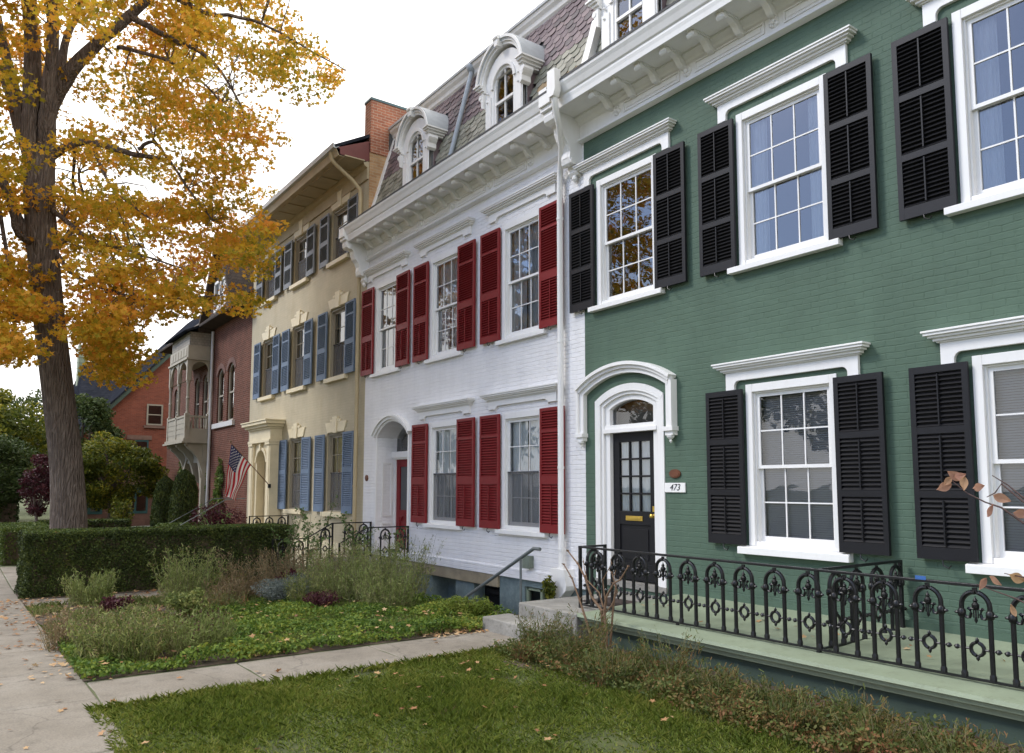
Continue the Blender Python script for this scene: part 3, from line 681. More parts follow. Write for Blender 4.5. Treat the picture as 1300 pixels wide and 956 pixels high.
def mansard_pt(t,z0=6.2,y0=-.15):     # t metres up the slope
    dy,dz=.57,2.05; l=math.hypot(dy,dz)
    # gentle concave sweep near the foot
    return (y0+.30+dy*t/l -.10*math.exp(-t*2.2)+.0-.22, 6.2+dz*t/l)
def mansard(parent,ox,x0,x1,holes,ztop=8.80):
    """rows of fish-scale slates"""
    back=MB(); zs=np.linspace(0,2.75,8)
    for i in range(7):
        (ya,za),(yb,zb)=mansard_pt(zs[i]),mansard_pt(zs[i+1]); back.quad((x0-ox,ya+.03,za),(x1-ox,ya+.03,za),(x1-ox,yb+.03,zb),(x0-ox,yb+.03,zb))
    back.build('roof',M['tar'],parent)
    mb=MB(); wdt=.215; ex=.142; row=0; t=0.
    mats=M['purple_slate']+M['green_slate']
    while t<2.72:
        x=x0+(wdt/2 if row%2 else 0)-wdt/2
        while x<x1+wdt*.4:
            jx=random.uniform(-.008,.008); cx=x+jx+wdt/2
            ya,za=mansard_pt(t); yb,zb=mansard_pt(t+ex*1.55)
            if not any(h[0]<cx<h[1] and h[2]<za+.08<h[3] for h in holes) and cx-wdt/2>x0-.12 and cx+wdt/2<x1+.12:
                up=random.uniform(.010,.024); wv=wdt/2-.006
                def P(u,s):  # u across, s up slope fraction of the tile (0 tip .. 1 top)
                    y=ya+(yb-ya)*s; z=za+(zb-za)*s; o=up*(1-s)+.004
                    return (cx-ox+u,y-o,z+o*.25)
                pts=[P(-wv,1),P(-wv,.30)]+[P(-wv*cos(a),.30-.30*sin(a)) for a in np.linspace(.35,pi-.35,6)]+[P(wv,.30),P(wv,1)]
                band=row
                if 4<=band<=9: 
                    mi=3+random.choices([0,1,2,3],[.4,.38,.2,.02])[0]
                    if -10.6<cx<-9.3 and band<7 and random.random()<.45: mi=6
                else: mi=random.choices([0,1,2],[.3,.45,.25])[0]
                n=len(pts); low=[(p[0],p[1]+.009,p[2]-.001) for p in pts]
                mb.add(pts+low,[list(range(n))]+[(i,n+i,n+(i+1)%n,(i+1)%n) for i in range(n)],mi)
            x+=wdt
        t+=ex; row+=1
    mb.build('slates',mats,parent)
    # top moulding
    tm=MB(); a,b=x0-ox,x1-ox; (yt,zt)=mansard_pt(2.72)
    tm.ext([(yt+.15,zt-.12),(yt-.02,zt-.12),(yt-.03,zt-.06),(yt-.07,zt-.03),(yt-.09,zt+.04),(yt-.15,zt+.09),(yt-.17,zt+.15),(yt+.15,zt+.16)],'x',a,b); tm.build('roof_moulding',M['white'],parent)
    gm=MB(); gm.ext([(yt-.17,zt+.15),(yt-.20,zt+.155),(yt-.20,zt+.21),(yt-.05,zt+.22),(9.5,zt+.4),(9.5,zt+.3),(yt+.1,zt+.155)],'x',a,b); gm.build('roof_edge',M['gutter'],parent)
    return yt,zt
def dormer(parent,x,mat='white',seed=0):
    r=MB(); W=1.2; y0=-.02; zb=6.26; zsp=7.55; rad=.30
    op=[(-.32,.32,6.72,zsp+rad,rad-.01)]
    f=facade(-W/2,W/2,zb,7.72,[(-.33,.33,6.70,7.72,0)],y0=y0,dep=.1)
    f.arc(0,zsp,.33,.62,0,180,y0,y0+.1,24)
    # fill between arch and box
    d=f.build('dormer',M[mat],parent); d.location=(x,0,0)
    c=MB()   # cheeks and hood
    c.box(-W/2+.02,-W/2+.06,y0+.1,.7,6.3,7.75); c.build('dormer_cheek',M['purple_slate'][1],d)
    c=MB(); c.box(W/2-.06,W/2-.02,y0+.1,.7,6.3,7.75); c.build('dormer_cheek',M['purple_slate'][1],d)
    h=MB()
    for (ro,ri,ya,yb) in ((.76,.71,-.17,.55),(.72,.66,-.13,.5),(.67,.61,-.09,.5)):
        h.arc(0,7.62,ri,ro,8,172,ya,yb,28)
    for s in (-1,1):
        for (zt,zb2,ex,pr) in ((7.72,7.69,.80,.19),(7.69,7.655,.76,.16),(7.655,7.61,.71,.12),(7.61,7.57,.67,.08)):
            xa,xb=(s*.58,s*ex); h.box(min(xa,xb),max(xa,xb),-pr,.45,zb2,zt)
        # scroll under the foot
        h.ext([(s*.60,7.56),(s*.72,7.56),(s*.74,7.50),(s*.70,7.44),(s*.66,7.40),(s*.66,7.30),(s*.60,7.26)],'y',-.09,.12)
        h.lathe([(.045,-.10),(.045,.12)],(s*.69,0,7.50),10,axis='y')
        # jamb pilaster
        h.box(s*.40,s*.57,-.045,-.02,6.30,7.42)
        for q in (7.35,7.52): h.lathe([(.022,0),(.022,-.02),(.008,-.03)],(s*.5,-.045,q),8,axis='y')
    # keystone
    h.ext([(-.075,8.40),(.075,8.40),(.05,8.20),(-.05,8.20)],'y',-.21,-.08); h.lathe([(.04,-.075),(.04,.075)],(0,-.20,8.36),10,axis='x')
    h.arc(0,zsp,.33,.39,0,180,-.05,-.02,24)
    h.build('dormer_hood',M[mat],d)
    rf=MB(); rf.arc(0,7.62,.68,.772,6,174,-.14,1.2,24); rf.build('dormer_roof',M['gutter'],d)
    wn=MB(); a=.33
    wn.box(-a,-a+.05,.0,.06,6.72,zsp); wn.box(a-.05,a,.0,.06,6.72,zsp); wn.arc(0,zsp,a-.05,a,0,180,0,.06,18)
    wn.box(-a,a,.0,.06,6.70,6.77); wn.box(-a+.05,a-.05,-.01,.05,7.20,7.25); wn.box(-.012,.012,.01,.05,6.77,zsp+a-.05); wn.box(-a-.02,a+.02,-.08,.06,6.64,6.70)
    wn=wn.build('window',M[mat],d)
    g=MB(); n=16; pts=[(-a+.04,6.75),(a-.04,6.75)]+[((a-.04)*cos(t),zsp+(a-.04)*sin(t)) for t in np.linspace(0,pi,n)]
    g.add([(p[0],.035,p[1]) for p in pts],[list(range(len(pts)))]); g.build('pane',M['glass_strong'],wn)
    bk=MB(); bk.quad((-.36,.5,6.6),(.36,.5,6.6),(.36,.5,8.0),(-.36,.5,8.0)); bk.build('room_shade',M['room'],wn)
    return d
gb=[-8.38+.485*i for i in range(23)]; gr=[-8.28+1.40*i for i in range(8)]
cornice(G,GO,-9.20,3.0,.05,gb,gr)
mansard(G,GO,-9.05,3.0,[(-8.05-.62,-8.05+.62,0,8.3),(-4.3-.62,-4.3+.62,0,8.3),(-.6-.62,-.6+.62,0,8.3)])
for xx in (-8.05,-4.3,-.6): dormer(G,gx(xx))
fb=MB()
for i in range(6):
    (ya,za),(yb,zb)=mansard_pt(i*.26),mansard_pt((i+1)*.26)
    xa=gx(-9.12); vs=[(xa,ya-.14,za),(xa+.16,ya-.14,za),(xa+.16,ya+.05,za),(xa,ya+.05,za),(xa,yb-.14,zb),(xa+.16,yb-.14,zb),(xa+.16,yb+.05,zb),(xa,yb+.05,zb)]
    fb.add(vs,[(0,1,5,4),(1,2,6,5),(3,0,4,7)]+([(4,5,6,7)] if i==5 else []))
fb.build('party_board',M['white'],G)
rt_=MB(); rt_.box(gx(-9.1),gx(3.0),.6,11,8.95,9.0); rt_.build('flat_roof',M['tar'],G)

# ---- number plate and plaque
def text_mesh(name,body,size,mat,parent,loc,shear=.25,ext=.002,rot=(pi/2,0,0)):
    cu=bpy.data.curves.new(name,'FONT'); cu.body=body; cu.size=size; cu.shear=shear; cu.extrude=ext; cu.align_x='CENTER'; cu.align_y='CENTER'
    t=bpy.data.objects.new(name,cu); COL.objects.link(t)
    dg=bpy.context.evaluated_depsgraph_get(); me=bpy.data.meshes.new_from_object(t.evaluated_get(dg)); bpy.data.objects.remove(t)
    o=bpy.data.objects.new(name,me); COL.objects.link(o); me.materials.clear(); me.materials.append(mat)
    o.parent=parent; o.location=loc; o.rotation_euler=rot; return o
s=thing('house_number_sign','white rectangular number sign reading 473 beside the black door','sign',(-7.27,-.003,-.015))
p=MB(); p.box(-.185,.185,-.02,0,-.065,.065); p.build('plate',M['white'],s,bevel=.004)
text_mesh('numerals','473',.125,M['black'],s,(0,-.0215,0),shear=.3)
pl=MB(); n=24
pts=[(.10*cos(2*pi*k/n),.06*sin(2*pi*k/n)) for k in range(n)]; pts2=[(x*.82,z*.78) for x,z in pts]
pl.ext(pts,'y',-.018,0); pl.ext(pts2,'y',-.024,-.016)
o=pl.build('oval_plaque',M['copper'],None,loc=(-7.27,-.003,.175)); tag(o,'small oval brown plaque above the white number sign','plaque')
pl2=MB(); pl2.lathe([(.075,0),(.075,-.02),(.055,-.025),(.05,-.03),(.02,-.03)],(0,0,0),18,axis='y')
o=pl2.build('round_plaque',M['copper'],None,loc=(-17.0,-.003,.19)); tag(o,'small round dark plaque on the white wall left of the arched door','plaque')

# ================================================================== WHITE HOUSE
Wh=thing('row_house','white painted brick house with dark red shutters and dark red door','house',(-13.1,0,0)); WO=-13.1
def wx(x): return x-WO
WX0,WX1=-17.20,-9.12
wu=[-16.08,-13.45,-10.80]; wl=[-13.43,-10.79]
ops=[(wx(c-.60),wx(c+.60),2.66,4.80,0) for c in wu]+[(wx(c-.60),wx(c+.60),-.75,1.31,0) for c in wl]+[(wx(-16.45),wx(-14.93),-1.45,1.47,.35)]
wall=facade(wx(WX0),wx(WX1),-1.58,5.7,ops,dep=.55); shell(wall,wx(WX0),wx(WX1)+.0,-1.58,6.2,11,y0=.55); wall.box(wx(WX0),wx(WX1),0,.34,5.7,6.2)
wall.box(wx(-14.85),wx(WX1)-.0,-.035,-.0,-1.58,-1.42)
wall.build('wall',M['white_wall'],Wh)
fl=MB(); fl.box(wx(WX0)+.25,wx(WX1)-.25,.56,10.7,-1.58,-1.48); fl.box(wx(WX0)+.25,wx(WX1)-.25,.56,10.7,2.2,2.4); fl.box(wx(WX0)+.25,wx(WX1)-.25,2.2,2.3,-1.4,5.7); fl.build('interior',M['room'],Wh)
shu=make_shutter(Wh,.62,2.10,'red','red'); first=True
for k,c in enumerate(wu):
    wn=make_window(Wh,1.20,2.14,cas=.10,shade='curtain',glass='glass_strong',seed=k+20,sill=(.12,.09,.08)); place(wn,wx(c),0,2.66)
    place(make_hood(Wh,2.25,'white',drop=.06,board=.10,ear=.22,r=.10),wx(c),0,5.22)
    for s in (-1,1):
        o=shu if first else copy_tree(shu,Wh); first=False
        o.location=(wx(c)+(-.60-.625 if s<0 else .60),0,2.66); o.rotation_euler=(0,R(random.uniform(-.2,.2)),R(random.uniform(-1.5,0)) if s>0 else R(random.uniform(0,1.0)))
shl=make_shutter(Wh,.62,2.06,'red','red'); first=True
for k,c in enumerate(wl):
    wn=make_window(Wh,1.20,2.06,cas=.10,shade='curtain',glass='glass',lowshade='mesh',seed=k+30,sill=(.12,.09,.08)); place(wn,wx(c),0,-.75)
    place(make_hood(Wh,2.25,'white',drop=.06,board=.10,ear=.22,r=.10),wx(c),0,1.68)
    for s in (-1,1):
        o=shl if first else copy_tree(shl,Wh); first=False
        o.location=(wx(c)+(-.60-.625 if s<0 else .60),0,-.76); o.rotation_euler=(0,R(random.uniform(-.2,.2)),R(random.uniform(-1.5,0)) if s>0 else R(random.uniform(0,1.0)))
# doorway
dcx=wx(-15.69)
h=MB(); seg_arc(h,dcx,1.62,.93,.43,.05,-.12,0); seg_arc(h,dcx,1.57,.88,.41,.06,-.08,0); seg_arc(h,dcx,1.51,.82,.38,.05,-.03,0)
for s in (-1,1): h.box(dcx+s*.79-.03,dcx+s*.79+.03,-.03,0,-1.45,1.16)
h.build('door_hood',M['white'],Wh)
pn=MB(); xl=dcx-.76
for (a,b) in ((-.70,.55),(-1.40,-.85)):
    pn.box(xl+.002,xl+.022,.12,.15,a,b); pn.box(xl+.002,xl+.022,.35,.38,a,b); pn.box(xl+.002,xl+.022,.15,.35,a,a+.03); pn.box(xl+.002,xl+.022,.15,.35,b-.03,b)
pn.build('reveal_panel',M['white'],Wh)
fr=MB(); fr.box(dcx-.76,dcx-.70,.44,.54,-1.45,.72); fr.box(dcx+.70,dcx+.76,.44,.54,-1.45,.72); fr.box(dcx-.76,dcx+.76,.36,.54,.66,.80); fr.box(dcx-.76,dcx+.76,.40,.54,.62,.66); fr.build('door_frame',M['white'],Wh)
tb=MB(); tb.box(dcx-.76,dcx+.76,.50,.54,.80,1.5); tb.build('transom_pane',M['glass_strong'],Wh)
d=MB(); dl,dr=dcx-.70,dcx+.70
d.box(dl,dl+.17,.47,.52,-1.42,.62); d.box(dr-.17,dr,.47,.52,-1.42,.62); d.box(dcx-.09,dcx+.09,.47,.52,-1.42,.62)
for s in (-1,1):
    a,b=(dl+.17,dcx-.09) if s<0 else (dcx+.09,dr-.17)
    for z0,z1 in ((-1.42,-1.22),(-.72,-.55),(.45,.62)): d.box(a,b,.472,.518,z0,z1)
    d.box(a,b,.49,.51,-1.22,-.72); d.arc((a+b)/2,-.80,.12,.16,0,180,.46,.49,12)
door=d.build('door',M['red'],Wh)
dp=MB(); dp.box(dl+.17,dr-.17,.495,.505,-.55,.45); dp.build('door_pane',M['screen'],door)
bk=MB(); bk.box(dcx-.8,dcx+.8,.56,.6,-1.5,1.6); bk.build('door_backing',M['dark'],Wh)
wb=[-16.75+.487*i for i in range(15)]
cornice(Wh,WO,-17.32,-9.20,0,wb,[-17.0,-15.72,-14.41,-13.08,-11.75,-10.45])
big_bracket(Wh,wx(-17.22),0); big_bracket(Wh,wx(-9.27),.05)
mansard(Wh,WO,-17.1,-9.10,[(-14.75-.62,-14.75+.62,0,8.3),(-11.35-.62,-11.35+.62,0,8.3)])
for xx in (-14.75,-11.35): dormer(Wh,wx(xx))
cb=MB()
for i in range(10):
    (ya,za),(yb,zb)=mansard_pt(i*.27),mansard_pt((i+1)*.27); xa=wx(-17.22)
    cb.add([(xa,ya-.05,za),(xa+.17,ya-.05,za),(xa+.17,ya+.1,za),(xa,ya+.1,za),(xa,yb-.05,zb),(xa+.17,yb-.05,zb),(xa+.17,yb+.1,zb),(xa,yb+.1,zb)],[(0,1,5,4),(1,2,6,5),(3,0,4,7)])
cb.build('corner_board',M['white'],Wh)
sidew=MB(); sidew.box(wx(-17.2),wx(-17.1),.5,9,6.2,8.9); sidew.build('roof_side',M['tar'],Wh)
rt_=MB(); rt_.box(wx(-17.1),wx(-9.1),.6,11,8.95,9.0); rt_.build('flat_roof',M['tar'],Wh)
# roof vent pipe
(yb,zb),(yt,zt)=mansard_pt(.55),mansard_pt(2.78)
vp=MB(); vp.tube([(0,yb-.07,zb-.1),(0,yt-.12,zt)],.05,10); vp.lathe([(.05,-.05),(.10,.0),(.12,.08),(.10,.12),(.06,.14)],(0,yt-.13,zt+.0),10); 
place(vp.build('roof_pipe',[M['metal']],Wh,smooth=True),wx(-13.35),0,0)
# leader head + downpipe
lh=MB(); hx=wx(-8.97)
lh.ext([(hx-.09,6.46),(hx+.09,6.46),(hx+.10,6.12),(hx+.05,6.03),(hx-.05,6.03),(hx-.10,6.12)],'y',-.80,-.68)
lh.tube([(hx,-.73,6.1),(hx-.02,-.70,5.92),(hx-.12,-.55,5.74),(hx-.35,-.30,5.48),(hx-.58,-.13,5.25),(hx-.64,-.10,5.1),(hx-.64,-.10,2.0),(hx-.64,-.10,-1.2),(hx-.62,-.12,-1.42)],.05,10)
for z in (4.4,2.35,.3,-1.0): lh.lathe([(.057,-.02),(.057,.02)],(hx-.64,-.10,z),10)
lh.build('downpipe',M['white'],Wh,smooth=True)
pb=MB(); pb.ext([(hx-.80,-1.30),(hx-.45,-1.30),(hx-.40,-1.55),(hx-.42,-1.62),(hx-.62,-1.80),(hx-.70,-1.8)],'y',-.2,0); pb.build('pipe_base',M['white'],Wh)
# foundation, stone beam, areaway openings
fo=MB()
for (a,b) in ((-14.9,-13.9),(-13.0,-12.35),(-11.5,-10.75),(-9.9,-9.12)): fo.box(wx(a),wx(b),.03,.5,-2.75,-1.70 if a==-11.5 else -1.80)
fo.box(wx(-14.9),wx(-9.12),.40,.5,-2.75,-1.6); fo.box(wx(-9.9),wx(-9.12),.02,.5,-1.8,-1.58); fo.box(wx(-11.5),wx(-9.9),.03,.5,-1.70,-1.58); fo.box(wx(-10.75),wx(-9.9),.03,.5,-2.75,-2.1)
fo.build('foundation',M['bluefound'],Wh)
bm=MB(); bm.box(wx(-14.9),wx(-11.5),-.02,.5,-1.80,-1.582); bm.build('stone_beam',M['sandstone'],Wh,bevel=.01)
bw=MB(); 
for x in (-10.72,-10.33,-9.95): bw.box(wx(x)-.03,wx(x)+.03,.06,.12,-2.1,-1.72)
bw.box(wx(-10.72),wx(-9.95),.06,.12,-1.76,-1.72); bw.box(wx(-10.72),wx(-9.95),.06,.12,-2.1,-2.06)
bw=bw.build('basement_window',M['porch_green'],Wh); g=MB(); g.quad((wx(-10.72),.10,-2.08),(wx(-9.95),.10,-2.08),(wx(-9.95),.10,-1.74),(wx(-10.72),.10,-1.74)); g.build('pane',M['glass'],bw)
bd=MB(); bd.box(wx(-12.35),wx(-11.5),.28,.34,-2.7,-1.82); 
for z in (-2.3,-2.05): bd.box(wx(-12.3),wx(-11.55),.262,.28,z,z+.03)
bd.box(wx(-12.15),wx(-11.75),.20,.28,-1.98,-1.90); bd.build('basement_door',M['black'],Wh)
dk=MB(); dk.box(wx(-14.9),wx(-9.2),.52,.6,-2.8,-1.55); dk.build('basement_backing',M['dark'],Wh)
# sunken areaway (part of the ground)
pit=MB(); x0,x1,y0,y1=PIT; zb=-2.75
pit.quad((x0,y0,zb),(x1,y0,zb),(x1,.5,zb),(x0,.5,zb)); pit.box(x0,x1,y0-.12,y0,zb,-2.06); pit.box(x1-.02,x1+.12,y0,.0,zb,-1.90); pit.box(x0-.12,x0,y0,.0,zb,-2.06)
o=pit.build('areaway_pit',M['stone']); tag(o,kind='structure')
# entrance stoop of the white house
st=MB(); st.box(wx(-16.85),wx(-14.75),-.98,0,zg(-16)-.1,-1.62); st.box(wx(-16.85),wx(-14.75),-1.28,-.98,zg(-16)-.1,-1.78); st.box(wx(-16.85),wx(-14.75),-1.58,-1.28,zg(-16)-.1,-1.94)
st.build('stoop',M['stone'],Wh,bevel=.012)

# ================================================================== YELLOW HOUSE
Y=thing('row_house','yellow painted brick house with slate blue shutters and columned doorway','house',(-21.7,0,0)); YO=-21.7
def yx(x): return x-YO
YX0,YX1=-26.25,-17.20; yc=[-18.90,-21.75,-24.45]
ops=[]
for c in yc: ops+=[(yx(c-.59),yx(c+.59),2.86,4.70,0),(yx(c-.59),yx(c+.59),6.0,7.42,0)]
for c in yc[:2]: ops.append((yx(c-.59),yx(c+.59),-.66,1.38,0))
wall=facade(yx(YX0),yx(YX1),-2.3,8.35,ops,dep=.4); shell(wall,yx(YX0),yx(YX1),-2.3,8.3,11,y0=.4)
wall.build('wall',M['yellow_wall'],Y)
fl=MB(); fl.box(yx(YX0)+.25,yx(YX1)-.25,.41,10.7,-1.6,-1.4); fl.box(yx(YX0)+.25,yx(YX1)-.25,.41,10.7,2.2,2.4); fl.box(yx(YX0)+.25,yx(YX1)-.25,.41,10.7,5.3,5.5); fl.box(yx(YX0)+.25,yx(YX1)-.25,1.9,2.0,-1.4,8.0); fl.build('interior',M['room'],Y)
def keyed_lintel(x,z):
    s=MB(); w=1.25
    s.ext([(-w/2+.08,0),(w/2-.08,0),(w/2+.06,.26),(-w/2-.06,.26)],'y',-.03,0)
    s.ext([(-.10,-.03),(.10,-.03),(.15,.40),(-.15,.40)],'y',-.06,0); s.box(-.32,.32,-.045,0,.26,.33)
    o=s.build('lintel',M['cream'],Y,bevel=.004); return place(o,yx(x),0,z)
rows=[(6.0,1.42,'greyblue','blue3',6.0),(2.86,1.84,'blue','blue3',2.86),(-.66,2.04,'blue','blue1',-.66)]
for ri,(z0,h,mt,sty,_) in enumerate(rows):
    s0=make_shutter(Y,.625,h,mt,sty); first=True
    for k,c in enumerate(yc if ri<2 else yc[:2]):
        wn=make_window(Y,1.18,h,cols=3,rows=2,mat='tansash',cas=.045,shade='ycurtain' if ri==2 or (ri==1 and k==2) else 'curtain',glass='glass_strong' if ri<2 else 'glass',lowshade='mesh',rec=.055,sill=(.1,.13,.11),sillmat='cream',seed=40+ri*3+k); place(wn,yx(c),0,z0)
        keyed_lintel(c,z0+h+.02) if ri>0 else keyed_lintel(c,z0+h+.02)
        for s in (-1,1):
            o=s0 if first else copy_tree(s0,Y); first=False
            o.location=(yx(c)+(-.60-.625 if s<0 else .605),(-.0 if s>0 else -.012),z0-.02); o.rotation_euler=(0,R(random.uniform(-.4,.4)),R(random.uniform(-3,0)) if s>0 else R(random.uniform(-1.,0.5)))
# eaves, roof
e=MB(); a,b=yx(YX0-.15),yx(YX1)
e.box(a,b,-.78,0,8.02,8.06); e.ext([(-.78,8.02),(-.82,8.03),(-.85,8.12),(-.88,8.2),(-.78,8.2)],'x',a,b)
e.box(a,b,-.05,0,7.62,8.02); e.ext([(-.05,7.9),(-.12,7.95),(-.16,8.02),(-.05,8.02)],'x',a,b)
for i in range(12):
    x=a+.35+i*(b-a-.5)/11; e.box(x-.28,x+.28,-.70,-.18,7.995,8.021)
e.build('eaves',M['eave_tan'],Y)
g=MB(); g.ext([(-.85,8.18),(-.95,8.2),(-.97,8.3),(-.94,8.31),(-.90,8.24),(-.8,8.24)],'x',a-.05,b-.0); g.build('gutter',M['gutter'],Y)
r=MB(); sl=.55
r.ext([(-.93,8.27),(5.3,8.27+sl*6.23),(11.6,8.27),(11.6,8.2),(5.3,8.2+sl*6.23),(-.9,8.2)],'x',a,b-.0); r.build('roof',M['slate_roof'],Y)
gw=MB(); gw.ext([(0,8.35),(11,8.35),(11,8.3),(5.3,8.15+sl*6.2),(.0,8.65)],'x',b-.22,b-.02); gw.ext([(0,8.35),(11,8.35),(5.3,8.15+sl*6.2),(.0,8.6)],'x',a+.02,a+.22); gw.build('gable_wall',M['tan_brick'],Y)
fs=MB(); fs.ext([(-.88,8.20),(0,8.60),(0,8.10),(-.1,8.03),(-.8,8.03)],'x',b-.03,b+.0); fs.build('fascia',M['redfascia'],Y)
pw=MB(); pw.box(yx(-17.2)-.0,yx(-17.2)+.03,.0,9,6.0,8.56); pw.build('party_wall',M['tan_brick'],Y)
ch=MB(); ch.box(yx(-17.50),yx(-17.14),.0,1.9,8.3,9.66); ch2=ch.build('chimney',M['chimney_brick'],Y); cp=MB(); cp.box(yx(-17.52),yx(-17.12),-.02,1.92,9.66,9.72); cp.build('chimney_cap',M['teal'],ch2)
dp=MB(); x=yx(-17.52)
dp.tube([(x-.0,-.88,8.22),(x,-.86,8.02),(x+.02,-.75,7.9),(x+.05,-.35,7.62),(x+.06,-.12,7.4),(x+.06,-.10,7.2),(x+.06,-.10,3),(x+.06,-.10,-2.0)],.05,10)
for z in (6.4,4.2,2,0): dp.lathe([(.058,-.02),(.058,.02)],(x+.06,-.10,z),10)
dp.build('downpipe',M['tan'],Y,smooth=True)
# portico
po=MB(); pc=-23.95; px=yx(pc); hw=.98
for s in (-1,1):
    a_,b_=sorted((px+s*hw,px+s*(hw-.34))); po.box(a_,b_,-.36,0,-2.1,1.32); po.box(a_+.06,b_-.06,-.38,-.36,-1.5,1.2); po.box(a_-.03,b_+.03,-.42,0,-2.1,-1.5); po.box(a_-.03,b_+.03,-.41,0,1.24,1.32)
arch=facade(px-.64,px+.64,-1.6,1.32,[(px-.48,px+.48,-1.6,1.12,.40)],y0=-.28,dep=.28)
po.add(arch.v,arch.f)
seg_arc(po,px,1.19,.56,.46,.09,-.33,-.28); po.box(px-.07,px+.07,-.37,-.28,1.08,1.32)
for (z0,z1,pr,ex) in ((1.32,1.40,.42,.05),(1.40,1.72,.37,0),(1.72,1.78,.42,.05),(1.78,1.86,.50,.13),(1.86,1.95,.58,.22),(1.95,1.99,.61,.25)):
    po.box(px-hw-ex,px+hw+ex,-pr,0,z0,z1)
po=po.build('portico',M['cream'],Y,bevel=.006)
dd=MB(); dd.box(px-.48,px+.48,-.04,-.015,-1.6,.75); 
for z in (-1.4,-.5): dd.box(px-.36,px-.05,-.055,-.04,z,z+.75); dd.box(px+.05,px+.36,-.055,-.04,z,z+.75)
dd.box(px-.5,px+.5,-.07,-.015,.75,.83); dd.build('door',M['tan'],Y)
ys_=MB(); ys_.box(px-1.0,px+1.7,-1.0,0,-2.3,-1.62); ys_.box(px-1.0,px+1.7,-1.3,-1.0,-2.3,-1.82); ys_.box(px-1.0,px+1.7,-1.6,-1.3,-2.3,-2.02); ys_.build('stoop',M['stone'],Y)
bs=MB(); bs.box(yx(-22.9),yx(-17.25),-.03,0,-2.3,-1.45); bs.build('water_table',M['cream'],Y)

# ================================================================== IRON RAILINGS
def arch_mesh():
    s=MB(); hw=.102; r=.0195
    pts=[(-hw,0,.02)]+[(-hw,0,.52)]+[(-hw*cos(t),0,.56+hw*sin(t)*1.05) for t in np.linspace(0,pi,13)]+[(hw,0,.52),(hw,0,.02)]
    s.tube(pts,r,8)
    for x in (-hw,hw):
        s.lathe([(.026,0),(.026,.035),(.020,.05),(.017,.06)],(x,0,.012),8)
        s.lathe([(.02,-.034),(.031,-.02),(.031,.02),(.02,.034)],(x,0,.50),8)
        s.lathe([(.006,-.02),(.013,-.008),(.013,.008),(.006,.02)],(x+(.034 if x>0 else -.034),0,.50),6,axis='x')
        s.tube([(x+(.015 if x>0 else -.015),0,.235),(x+(.035 if x>0 else -.035),0,.235)],.008,6)
        k=.047 if x>0 else -.047; s.lathe([(.004,-.024),(.021,-.006),(.021,.006),(.004,.024)],(x+k,0,.235),6,axis='x')
    # ring with four knobs
    n=14; s.tube([(.048*cos(2*pi*i/n),0,.235+.050*sin(2*pi*i/n)) for i in range(n+1)],.0145,6,cap=False)
    for (dx,dz) in ((0,1),(0,-1)): s.lathe([(.004,-.02),(.014,-.006),(.014,.006),(.003,.022)],(0,0,.235+dz*.068),6)
    for x in (-.068,.068): s.tube([(x*.7,0,.235),(x*1.2,0,.235)],.010,6)
    # finial ornament
    s.tube([(-hw,0,.50),(-.065,0,.468),(-.045,0,.47),(-.034,0,.50),(-.040,0,.53),(-.055,0,.545)],.012,6)
    s.tube([(hw,0,.50),(.065,0,.468),(.045,0,.47),(.034,0,.50),(.040,0,.53),(.055,0,.545)],.012,6)
    s.tube([(-.04,0,.54),(0,0,.535),(.04,0,.54)],.008,6)
    s.lathe([(.003,.43),(.014,.452),(.007,.48),(.007,.53),(.027,.548),(.029,.572),(.013,.592),(.019,.604),(.005,.625),(.002,.64)],(0,0,0),8)
    for x in (-.016,.016): s.tube([(x,0,.47),(x,0,.535)],.005,5)
    s.box(-.017,.017,-.008,.008,.665,.70)
    me=s.build('baluster',M['iron'],None,smooth=True); return me
A0=arch_mesh(); A0.name='baluster_template'
def railing(root,x0,x1,sp=.36,h=.72,off=None,rot=0,org=(0,0,0),posts=(),feet=(),slope=0.):
    """runs along local x; org local origin of the run"""
    mt=Matrix.Translation(org)@Matrix.Rotation(rot,4,'Z')
    s=MB(); L_=x1-x0
    s.add([(x0,-.018,h-.015),(x1,-.018,h-.015+slope*L_),(x1,.018,h-.015+slope*L_),(x0,.018,h-.015),(x0,-.018,h+.01),(x1,-.018,h+.01+slope*L_),(x1,.018,h+.01+slope*L_),(x0,.018,h+.01)],[(0,3,2,1),(4,5,6,7),(0,1,5,4),(1,2,6,5),(2,3,7,6),(3,0,4,7)])
    t=s.build('top_rail',M['iron'],root,bevel=.004); t.matrix_basis=mt
    s=MB(); s.add([(x0,-.013,0),(x1,-.013,slope*L_),(x1,.013,slope*L_),(x0,.013,0),(x0,-.013,.018),(x1,-.013,.018+slope*L_),(x1,.013,.018+slope*L_),(x0,.013,.018)],[(0,3,2,1),(4,5,6,7),(0,1,5,4),(1,2,6,5),(2,3,7,6),(3,0,4,7)])
    t=s.build('bottom_rail',M['iron'],root); t.matrix_basis=mt
    n=int(L_/sp+.3); st=(off if off is not None else sp/2)
    for i in range(n):
        x=x0+st+i*sp
        if x>x1-.1: break
        o=A0.copy(); o.name='baluster'; COL.objects.link(o); o.parent=root; o.matrix_basis=mt@Matrix.Translation((x,0,slope*(x-x0)))
    for x in posts:
        s=MB(); z=slope*(x-x0); s.box(x-.017,x+.017,-.017,.017,-.08+z,h+.01+z); s.box(x-.045,x+.045,-.03,.03,-.085+z,-.07+z); t=s.build('post',M['iron'],root); t.matrix_basis=mt
    for x in feet:
        s=MB(); z=slope*(x-x0); s.box(x-.014,x+.014,-.014,.014,-.07+z,.0+z); s.box(x-.05,x+.05,-.03,.03,-.08+z,-.068+z); t=s.build('foot',M['iron'],root); t.matrix_basis=mt
RZ=-1.475; RY=-1.56
